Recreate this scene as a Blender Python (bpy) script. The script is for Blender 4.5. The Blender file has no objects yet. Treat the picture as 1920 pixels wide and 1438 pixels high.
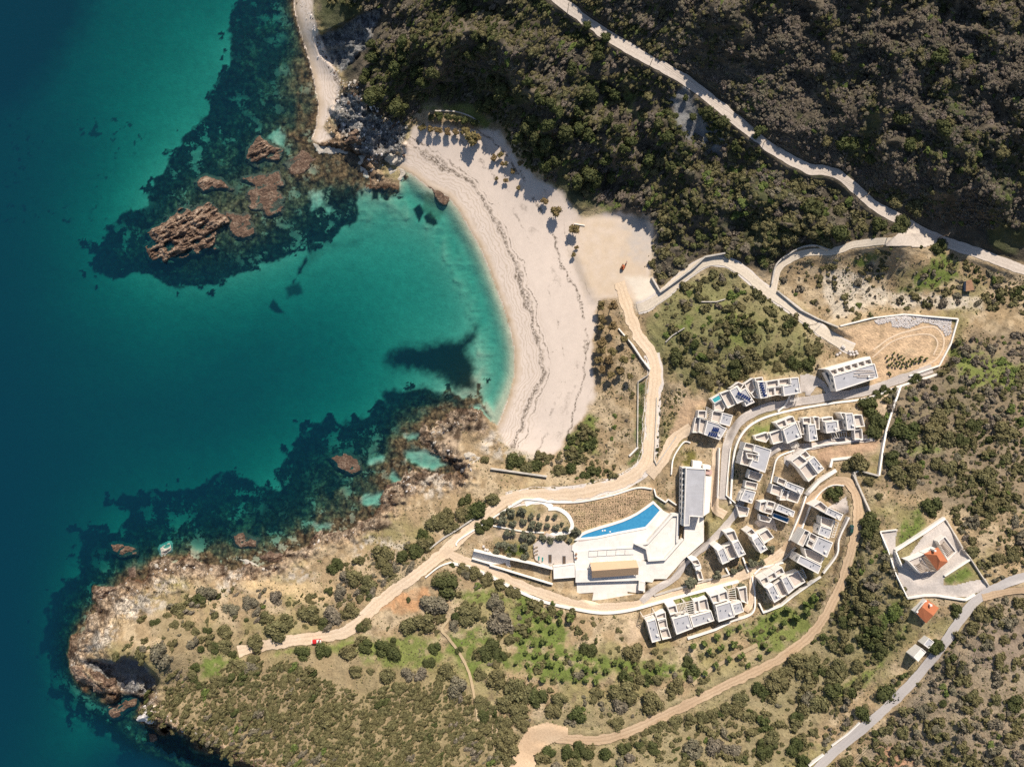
import bpy, math, random
import numpy as np
R = math.radians
random.seed(7)
rng = np.random.default_rng(11)
sc = bpy.context.scene
COL = sc.collection
# ------------------------------------------------------------------ camera, sky, sun, exposure
HC, S = 380.0, 0.28            # camera height above the sea (m), metres per photo pixel at sea level
cam_d = bpy.data.cameras.new('camera'); cam = bpy.data.objects.new('camera', cam_d); COL.objects.link(cam)
cam.location = (0, 0, HC); cam.rotation_euler = (0, 0, 0)
cam_d.sensor_fit = 'HORIZONTAL'; cam_d.sensor_width = 36; cam_d.lens = 36*HC/(1920*S)
cam_d.clip_start = 1; cam_d.clip_end = 4000
sc.camera = cam
SUN_EL, SUN_AZ = R(42), math.atan2(0.30, 1.0)      # azimuth from +Y towards +X
w = bpy.data.worlds.new('World'); sc.world = w; w.use_nodes = True
nt = w.node_tree; bg = nt.nodes['Background']
sky = nt.nodes.new('ShaderNodeTexSky'); sky.sky_type = 'NISHITA'; sky.sun_disc = False
sky.sun_elevation = SUN_EL; sky.sun_rotation = SUN_AZ; sky.air_density = 1.0; sky.dust_density = 0.6
nt.links.new(sky.outputs[0], bg.inputs[0]); bg.inputs[1].default_value = 0.085
sl = bpy.data.lights.new('sun', 'SUN'); sl.energy = 4.6; sl.angle = R(0.5); sl.color = (1.0, 0.93, 0.82)
so = bpy.data.objects.new('sun', sl); COL.objects.link(so)
from mathutils import Vector
sd = Vector((math.sin(SUN_AZ)*math.cos(SUN_EL), math.cos(SUN_AZ)*math.cos(SUN_EL), math.sin(SUN_EL)))
so.rotation_euler = sd.to_track_quat('Z', 'Y').to_euler(); so.location = (60, 200, 300)
vs = sc.view_settings; sc.display_settings.display_device = 'sRGB'
vs.view_transform = 'Standard'; vs.look = 'None'; vs.gamma = 1; vs.exposure = 0.38; vs.use_curve_mapping = False
sc.cycles.max_bounces = 5; sc.cycles.diffuse_bounces = 2; sc.cycles.transparent_max_bounces = 8
sc.cycles.use_denoising = False
# ------------------------------------------------------------------ helpers: photo pixels to the ground
ZO = {1: (1180, 640, 5.325), 2: (1380, 640, 5.325), 3: (1180, 840, 5.325), 4: (1320, 840, 5.325), 5: (1180, 1000, 5.325),
      6: (960, 900, 5.325), 7: (780, 900, 5.325), 8: (1560, 940, 5.325), 9: (1560, 640, 5.325),
      'tl': (480, 0, 3.994), 'tm': (960, 0, 3.994), 'tr': (1440, 0, 3.994), 'is': (120, 200, 3.994), 'bay': (500, 180, 3.994),
      'bch': (880, 360, 3.994), 'mid': (1360, 360, 3.994), 'se': (640, 560, 3.994), 'hd': (60, 1000, 3.994), 'hm': (440, 1000, 3.994),
      'hl': (100, 1078, 3.994), 'bm': (520, 1078, 3.994), 'bc': (960, 1078, 3.994), 'br': (1440, 1078, 3.994), 'sh': (420, 760, 3.994), 0: (0, 0, 1)}
def Q(z, s):
    ox, oy, k = ZO[z]
    return np.array([[float(v) for v in p.split(',')] for p in s.split()])/k + (ox, oy)
def W(x, y, z):
    k = S*(HC - z)/HC
    return ((x - 960)*k, (719 - y)*k, z)
def hsh(ix, iy, seed):
    n = (ix.astype(np.int64)*374761393 + iy.astype(np.int64)*668265263 + seed*974634177) & 0xffffffff
    n = ((n ^ (n >> 13))*1274126177) & 0xffffffff
    return ((n ^ (n >> 16)) & 0xffff)/65535.0
def vn(x, y, sc_, seed):
    x = x/sc_; y = y/sc_
    ix = np.floor(x); iy = np.floor(y); fx = x-ix; fy = y-iy
    fx = fx*fx*(3-2*fx); fy = fy*fy*(3-2*fy)
    a = hsh(ix, iy, seed); b = hsh(ix+1, iy, seed); c = hsh(ix, iy+1, seed); d = hsh(ix+1, iy+1, seed)
    return (a*(1-fx)+b*fx)*(1-fy)+(c*(1-fx)+d*fx)*fy
def fbm(x, y, sc_, seed, o=4):
    t = 0; am = .5; tot = 0
    for i in range(o):
        t = t + am*vn(x+17.3*i, y-9.1*i, sc_/2**i, seed+i); tot += am; am *= .55
    return t/tot
def ridge(x, y, sc_, seed, o=4):
    t = 0; am = .5; tot = 0
    for i in range(o):
        t = t + am*(1-np.abs(2*vn(x+11*i, y+5*i, sc_/2**i, seed+i)-1)); tot += am; am *= .55
    return t/tot
def sst(a, b, v):
    t = np.clip((v-a)/(b-a), 0, 1); return t*t*(3-2*t)
XS = np.concatenate([np.arange(-500, -60, 20), np.arange(-60, 1980, 2.5), np.arange(1980, 2421, 20)])
YS = np.concatenate([np.arange(-400, -60, 20), np.arange(-60, 1500, 2.5), np.arange(1500, 1841, 20)])
GX, GY = np.meshgrid(XS, YS)
NYG, NXG = GX.shape
def seg_d(X, Y, pts, closed):
    d2 = np.full(X.shape, 1e12); ins = np.zeros(X.shape, bool)
    n = len(pts)
    for i in range(n if closed else n-1):
        ax, ay = pts[i]; bx, by = pts[(i+1) % n]
        ex, ey = bx-ax, by-ay; L = ex*ex+ey*ey + 1e-9
        t = np.clip(((X-ax)*ex+(Y-ay)*ey)/L, 0, 1)
        d2 = np.minimum(d2, (X-ax-t*ex)**2+(Y-ay-t*ey)**2)
        if closed:
            if ay != by:
                c = ((ay > Y) != (by > Y)) & (X < (bx-ax)*(Y-ay)/(by-ay)+ax); ins ^= c
    return np.sqrt(d2), ins
def field(pts, closed=True, m=60, wob=0, seed=5, wsc=14):
    """signed distance (negative inside) of a polygon, or distance to a line, on the ground grid, in photo pixels"""
    out = np.full(GX.shape, 999.0)
    x0, y0 = pts.min(0)-m; x1, y1 = pts.max(0)+m
    i0, i1 = np.searchsorted(XS, [x0, x1]); j0, j1 = np.searchsorted(YS, [y0, y1])
    X = GX[j0:j1, i0:i1]; Y = GY[j0:j1, i0:i1]
    if X.size == 0: return out
    d, ins = seg_d(X, Y, pts, closed)
    if closed: d = np.where(ins, -d, d)
    if wob: d = d + (fbm(X, Y, wsc, seed, 4)-.5)*2*wob
    out[j0:j1, i0:i1] = d
    return out
def pip(x, y, pts):
    return seg_d(np.atleast_1d(np.float64(x)), np.atleast_1d(np.float64(y)), pts, True)[1]
def samp(A, x, y):
    x = np.asarray(x, float); y = np.asarray(y, float)
    i = np.clip(np.searchsorted(XS, x)-1, 0, NXG-2); j = np.clip(np.searchsorted(YS, y)-1, 0, NYG-2)
    fx = (x-XS[i])/(XS[i+1]-XS[i]); fy = (y-YS[j])/(YS[j+1]-YS[j])
    return (A[j, i]*(1-fx)+A[j, i+1]*fx)*(1-fy)+(A[j+1, i]*(1-fx)+A[j+1, i+1]*fx)*fy
def spline(pts, step=4.0):
    p = np.vstack([2*pts[0]-pts[1], pts, 2*pts[-1]-pts[-2]]); out = []
    for i in range(1, len(p)-2):
        n = max(2, int(np.hypot(*(p[i+1]-p[i]))/step))
        t = np.linspace(0, 1, n, endpoint=False)[:, None]
        a, b, c, d = p[i-1], p[i], p[i+1], p[i+2]
        out.append(.5*(2*b+(c-a)*t+(2*a-5*b+4*c-d)*t**2+(3*b-3*c+d-a)*t**3))
    return np.vstack(out+[pts[-1:]])
# ------------------------------------------------------------------ coast and heights
BEACH_LINE = Q(0, '752,318 775,330 800,350 840,370 860,395 880,430 900,465 915,500 930,540 945,580 957,620 965,660 965,700 955,740 940,780 932,797')
COVE_LINE = Q(0, '545,-60 552,20 562,60 575,100 588,150 597,200 592,240 583,262')
SHORE = Q(0, '920,790 905,770 885,762 850,765 830,788 795,798 782,830 800,848 840,868 862,884 835,888 775,880 752,908 722,915 718,945 695,962 650,985 600,1000 570,1022 545,1030 515,1048 485,1058 440,1066 405,1056 350,1046 310,1050 285,1063 270,1082 222,1100 180,1102 178,1130 165,1150 150,1180 135,1205 122,1232 130,1252 160,1290 200,1308 245,1300 268,1308 255,1330 262,1348 285,1360 325,1374 362,1393 414,1424 455,1442 540,1490 560,1600 600,1900')
MIDROCK = Q(0, '590,272 640,270 668,292 690,288 675,310 690,345 715,350 745,345 762,330')
COAST = np.vstack([[[545, -600]], COVE_LINE, MIDROCK[:-1], BEACH_LINE, SHORE, [[3200, 1900]], [[3200, -600]]])
d, ins = seg_d(GX, GY, COAST, True)
db = seg_d(GX, GY, BEACH_LINE, False)[0]
dc = seg_d(GX, GY, COVE_LINE, False)[0]
soft = np.minimum(sst(10, 45, db), sst(8, 25, dc))         # 0 on the beaches, 1 on the rocks
CD = np.where(ins, d, -d)
CD = CD + soft*np.exp(-(CD/22)**2)*((fbm(GX, GY, 30, 3, 5)-.5)*46)
CTRL = []
def cp(s):
    for t in s.split():
        CTRL.append([float(v) for v in t.split(',')])
for p in spline(BEACH_LINE, 45): CTRL.append([p[0], p[1], 0])
for p in spline(COVE_LINE, 45): CTRL.append([p[0], p[1], 0])
for p in SHORE[:24:2]: CTRL.append([p[0], p[1], 0.5])
cp('1000,500,2.2 1060,620,2.5 1040,760,2.5 900,340,2 1100,540,3 1130,440,4 1200,480,5 1180,560,5 620,150,1.6 612,215,1.2 1140,680,4.5 1180,760,6 1100,830,5 1050,860,4.5')
cp('1225,700,8 1220,800,10 1215,870,12 1100,922,11 950,940,11 880,995,12 780,1080,14 680,1150,15 600,1195,15 480,1210,14 1140,950,13 1160,990,14 1200,1040,15.5 1300,930,17 1345,900,18')
cp('900,1065,13 1010,1108,15 1130,1140,18 1270,1115,20 1390,1080,22 1480,1030,25 1520,950,28 1580,905,30 1605,960,33 1580,1080,33 1520,1190,33 1390,1270,33 1250,1340,34 1120,1385,33 980,1400,34')
cp('1420,860,23 1400,920,21 1515,875,27 1475,930,25 1425,1015,22 1370,1035,20 1560,965,31 1540,1030,30 1465,1095,26 1300,1150,23 1230,1180,22 1370,1140,24 1480,810,23 1530,805,25 1600,790,27 1335,795,15 1395,745,16 1475,725,19 1600,705,23')
cp('1365,850,17.5 1385,790,18 1480,755,20 1620,735,24 1720,700,26 1700,640,23 1600,630,20 1780,610,24 1300,620,13 1400,620,17 1350,560,13 1500,650,18 1250,720,10 1290,700,12 1280,520,8 1350,488,11 1430,540,13 1510,595,16 1575,640,19')
cp('1550,540,14 1700,560,19 1850,590,24 1980,610,28 1650,510,18 1760,500,22 1560,472,19 1470,495,14 1690,450,30')
cp('1035,-10,41 1130,60,38 1280,145,35 1400,240,32 1520,318,27 1640,385,25 1730,438,23 1850,480,23 1960,520,24')
cp('1300,0,48 1500,150,43 1700,300,36 1900,400,34 1600,0,57 1900,0,65 1900,200,50 2100,-100,69 1300,-150,56 1000,-150,48 2400,-300,74 2400,300,53 2400,900,62 2400,1500,90 700,-200,32 1700,-300,69')
cp('1200,300,20 1000,250,15 1100,330,11 1300,400,16 1450,430,17 1350,300,22 1100,200,23 1000,120,29 900,100,27 800,60,27 800,130,22 750,20,26 900,180,11 860,230,6 820,210,8 960,290,7 1040,370,6 1150,390,7 1240,430,9 700,180,16 690,235,9 740,90,22 640,35,17 600,50,12 700,5,22 690,110,16 660,145,9 760,240,5 790,190,8 840,205,6.5 885,215,6.5 850,180,8 925,208,7 830,155,13 880,160,11 1250,480,7')
cp('1750,720,28 1900,700,34 1750,850,36 1900,850,42 1650,900,34 1800,950,44 1740,1040,48 1650,1060,42 1900,1000,52 1900,1090,56 1830,1125,55 1730,1255,52 1620,1365,50 1540,1430,48 1738,1145,52 1900,1200,62 1800,1350,64 1920,1438,78 1700,1438,58')
cp('1400,1400,42 1200,1430,40 1000,1330,32 900,1250,24 1100,1250,27 1250,1250,29 800,1330,30 700,1430,36 850,1438,38 600,1320,27 500,1400,28 420,1380,24 450,1290,22 350,1270,19 310,1330,22 285,1352,21 330,1372,24 390,1400,26 440,1420,28 300,1232,26 215,1222,20 250,1216,24 285,1232,26 185,1224,13 300,1290,20 250,1180,12 400,1180,14 350,1120,9 500,1130,10 600,1080,8 680,1060,9 760,1000,7 830,960,8 550,1230,19 700,1250,22 180,1180,5 165,1228,7 1000,1700,60 600,1600,36 1600,1750,80 880,900,4 980,860,3.5 500,1445,30')
cp('0,0,-14 0,700,-16 0,1438,-15 150,300,-9.5 300,100,-6.5 400,60,-5.5 200,700,-11.5 450,650,-9.2 600,600,-7.4 700,480,-4.5 800,450,-3.2 850,560,-3.6 905,600,-2.0 750,620,-4.8 650,750,-7 400,850,-10 300,1000,-5 80,1000,-14 60,1250,-14 -300,700,-24 -300,1700,-22 -300,-300,-22 150,1420,-10 300,1700,-12')
cp('500,150,-3.2 460,60,-4 540,120,-2.2 520,250,-1.6 440,220,-4 450,300,-2.4 400,430,-1.5 300,400,-3 250,470,-5 560,320,-0.9 500,400,-1.2 600,400,-2.5 700,850,-2.2 600,900,-3 780,790,-1.4 870,765,-1.0 500,980,-2.8 400,1000,-3 230,1050,-3 130,1160,-4 180,1330,-3.5 215,1360,-4 250,1400,-5 290,1415,-5 330,1440,-6 380,1470,-6')
C = np.array(CTRL); ctr = np.array([960, 719, 0]); Cn = (C-ctr)/(1000, 1000, 1)
def U_(r2): return np.where(r2 > 0, r2*np.log(r2+1e-12), 0)
n = len(C)
K = U_((Cn[:, None, 0]-Cn[None, :, 0])**2+(Cn[:, None, 1]-Cn[None, :, 1])**2)+np.eye(n)*2e-4
Pm = np.c_[np.ones(n), Cn[:, :2]]
A = np.block([[K, Pm], [Pm.T, np.zeros((3, 3))]])
sol = np.linalg.solve(A, np.r_[Cn[:, 2], 0, 0, 0])
cx = np.arange(-500, 2441, 12.0); cy = np.arange(-400, 1861, 12.0)
CX, CY = np.meshgrid((cx-960)/1000, (cy-719)/1000)
T = sol[n]+sol[n+1]*CX+sol[n+2]*CY
for i in range(n): T += sol[i]*U_((CX-Cn[i, 0])**2+(CY-Cn[i, 1])**2)
fi = (XS-cx[0])/12; fj = (YS-cy[0])/12
i0 = np.clip(fi.astype(int), 0, len(cx)-2); j0 = np.clip(fj.astype(int), 0, len(cy)-2)
fx = (fi-i0)[None, :]; fy = (fj-j0)[:, None]
H = (T[np.ix_(j0, i0)]*(1-fx)+T[np.ix_(j0, i0+1)]*fx)*(1-fy)+(T[np.ix_(j0+1, i0)]*(1-fx)+T[np.ix_(j0+1, i0+1)]*fx)*fy
# hollows cut into the hill and the headland
def cut(pts, z, f, wob=3):
    global H
    m = 1-sst(-f*.3, f, field(pts, wob=wob, wsc=12)); H = H*(1-m)+z*m
HOLLOW = Q(0, '594,70 630,57 688,24 715,12 716,38 684,98 642,138 604,100')
m_ = 1-sst(-2, 7, field(HOLLOW, wob=3)); H = H*(1-m_)+(1.5+np.clip((GX-610)*.09+(110-GY)*.09, 0, 16))*m_
CAVE = Q(0, '150,1244 182,1240 212,1245 235,1236 260,1237 278,1258 294,1276 290,1297 272,1304 230,1298 200,1285')
cut(CAVE, 1.5, 7)
# ------------------------------------------------------------------ roads (centre lines in photo pixels) and level pads
ROADS = [  # name, points, width px, material key
 ('upper_road', '1010,-45 1035,-12 1075,21 1130,61 1200,103 1280,147 1340,192 1400,242 1460,287 1515,316 1560,323 1600,349 1640,386 1690,413 1735,439 1785,458 1850,481 1920,506 1990,530', 19, 'gravel'),
 ('branch_track', '1742,444 1700,451 1650,453 1600,459 1562,471 1512,474 1478,488 1458,508 1449,545', 13, 'gravel2'),
 ('beach_road', '1195,578 1215,572 1242,553 1280,520 1318,494 1350,489 1388,505 1430,541 1470,567 1510,597 1545,624 1575,643 1600,655', 17, 'gravel2'),
 ('resort_road', '1160,530 1170,556 1182,592 1200,635 1222,664 1229,700 1223,760 1220,820 1212,865 1188,892 1140,912 1080,925 1000,929 950,938 912,966 872,1000 832,1037 782,1076 732,1112 692,1146 662,1176 622,1191 540,1202 480,1213 446,1221', 21, 'dirt'),
 ('orange_track', '1218,892 1240,868 1256,838 1276,815 1296,802', 20, 'dirt'),
 ('service_lane', '1345,838 1340,900 1341,950 1360,966', 15, 'dirt'),
 ('villa_lane', '1356,936 1359,880 1366,828 1388,790 1425,768 1480,756 1560,743 1622,734 1682,713 1748,691', 16, 'concrete'),
 ('lower_track', '845,1040 880,1054 920,1069 965,1092 1010,1110 1070,1130 1130,1138 1200,1133 1270,1113 1330,1098 1385,1082 1432,1060 1472,1032', 17, 'dirt'),
 ('curving_track', '1472,1034 1495,1000 1512,950 1545,917 1578,900 1602,918 1610,958 1602,1010 1582,1080 1556,1140 1520,1190 1462,1235 1392,1270 1312,1308 1252,1338 1182,1370 1122,1386 1050,1383 1002,1380 980,1410 968,1460', 17, 'dirt2'),
 ('asphalt_road', '1508,1466 1560,1414 1620,1363 1690,1300 1732,1254 1772,1204 1802,1159 1832,1124 1872,1100 1940,1074', 18, 'asphalt'),
 ('inner_drive', '1203,1128 1226,1106 1262,1086 1288,1052 1336,1012 1372,972 1397,930 1420,884 1440,852 1470,836 1512,838 1562,828 1640,820', 13, 'concrete'),
 ('dirt_branch', '1842,1120 1872,1112 1900,1108 1940,1106', 13, 'dirt2'),
 ('side_spur', '1412,1072 1412,1100 1408,1128 1398,1146', 12, 'dirt'),
 ('grass_path', '842,1160 828,1180 840,1195 862,1225 880,1262 890,1310 897,1352', 5, 'faint'),
 ('lower_path', '1300,1283 1340,1250 1380,1228 1420,1208', 7, 'faint'),
]
ROADP = []
VS = []   # filled with villa pads below
def pad(pts, z, f=10):
    global H
    m = 1-sst(0, f, field(pts, m=40)); H = H*(1-m)+z*m
def flatten_road(pts, wpx):
    global H
    p = spline(pts, 10); z = samp(H, p[:, 0], p[:, 1])
    for _ in range(3): z = np.r_[z[0], (z[:-2]+z[1:-1]*2+z[2:])/4, z[-1]]
    x0, y0 = p.min(0)-30; x1, y1 = p.max(0)+30
    i0, i1 = np.searchsorted(XS, [x0, x1]); j0, j1 = np.searchsorted(YS, [y0, y1])
    X = GX[j0:j1, i0:i1]; Y = GY[j0:j1, i0:i1]
    bd = np.full(X.shape, 1e12); bz = np.zeros(X.shape)
    for k in range(len(p)-1):
        ax, ay = p[k]; ex, ey = p[k+1]-p[k]; L = ex*ex+ey*ey+1e-9
        t = np.clip(((X-ax)*ex+(Y-ay)*ey)/L, 0, 1); dd = (X-ax-t*ex)**2+(Y-ay-t*ey)**2
        mk = dd < bd; bd = np.where(mk, dd, bd); bz = np.where(mk, z[k]+t*(z[k+1]-z[k]), bz)
    bd = np.sqrt(bd); m = 1-sst(wpx*.5+2, wpx*.5+14, bd)
    H[j0:j1, i0:i1] = H[j0:j1, i0:i1]*(1-m)+bz*m
    return bd, (slice(j0, j1), slice(i0, i1))
# fine relief before flattening: rocks near the coast, bumps on the hills
BEACH = np.vstack([BEACH_LINE, Q(0, '940,820 955,838 1000,850 1040,855 1060,820 1100,775 1115,740 1112,640 1116,578 1130,562 1165,556 1210,578 1240,548 1222,520 1225,470 1222,420 1180,400 1085,405 1045,355 1000,330 960,285 935,245 900,240 850,240 800,232 775,245 755,275 746,305')])
COVE = np.vstack([COVE_LINE, Q(0, '600,268 622,258 604,238 625,212 638,165 635,142 618,112 601,72 590,42 578,-60')])
fB = field(BEACH, wob=9, wsc=20, m=80); fC = field(COVE, wob=3, m=60)
OFFB = sst(-4, 12, np.minimum(fB, fC))
TIP = 1-sst(-10, 25, field(Q('hd', '250,900 420,420 640,380 900,200 1300,210 1300,320 960,460 640,700 560,880 640,1250 300,1120'), m=60))
NR = 1-sst(-8, 10, field(Q('tl', '560,820 640,640 780,560 880,700 960,880 1150,930 1110,1180 980,1250 780,1180 640,1020'), m=40))
NR = np.maximum(NR, .8*(1-sst(-4, 6, field(HOLLOW, m=30))))
rocky = np.maximum(soft*OFFB*(1-sst(14, 60, CD)), np.maximum(TIP*.8, NR))*(CD > -70)
NORTH = Q(0, '575,-500 590,20 640,150 690,255 770,215 800,195 900,212 950,240 1010,320 1075,385 1220,415 1232,540 1330,478 1450,525 1480,468 1700,445 1760,452 1920,500 2500,640 2500,-500')
fN = field(NORTH, wob=10, m=1000)
H = H + (fbm(GX, GY, 60, 21, 5)-.5)*np.where(fN < 0, 7.0, 2.5)*OFFB*sst(0, 60, CD)*sst(60, 170, db)*sst(25, 90, dc)
rdu = seg_d(GX, GY, spline(Q(0, ROADS[0][1]), 60), False)[0]
H = H + np.where(fN < 0, 1, 0)*sst(0, -60, fN)*sst(25, 110, rdu)*((fbm(GX, GY, 170, 23, 3)-.5)*17+(ridge(GX+GY*.5, GY-GX*.3, 85, 25, 4)-.6)*13)*sst(40, 140, CD)*sst(40, 160, db)
H = H + rocky*(ridge(GX, GY, 12, 36, 4)-.5)*5.5*sst(0, 10, CD)
H = H + rocky*(ridge(GX, GY, 34, 31, 5)-.55)*(2.2+6.0*sst(0, 25, CD))
PADS_EARLY = [(Q('mid', '830,1040 1110,960 1690,950 1740,960 1700,1110 1640,1290 1100,1440 1130,1250 920,1130'), 23.0),
 (Q(8, '740,590 1130,330 1260,500 880,740'), 48.0),
 (Q('bch', '900,200 1300,210 1380,450 1330,620 1180,800 950,780 820,450'), 4.3)]
for p_, z_ in PADS_EARLY: pad(p_, z_, 22)
ROADMASK = np.full(GX.shape, 99.0)
for nm, s, wpx, mk in ROADS:
    bd, sl_ = flatten_road(Q(0, s), wpx)
    ROADMASK[sl_] = np.minimum(ROADMASK[sl_], bd-wpx*.5)
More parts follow.
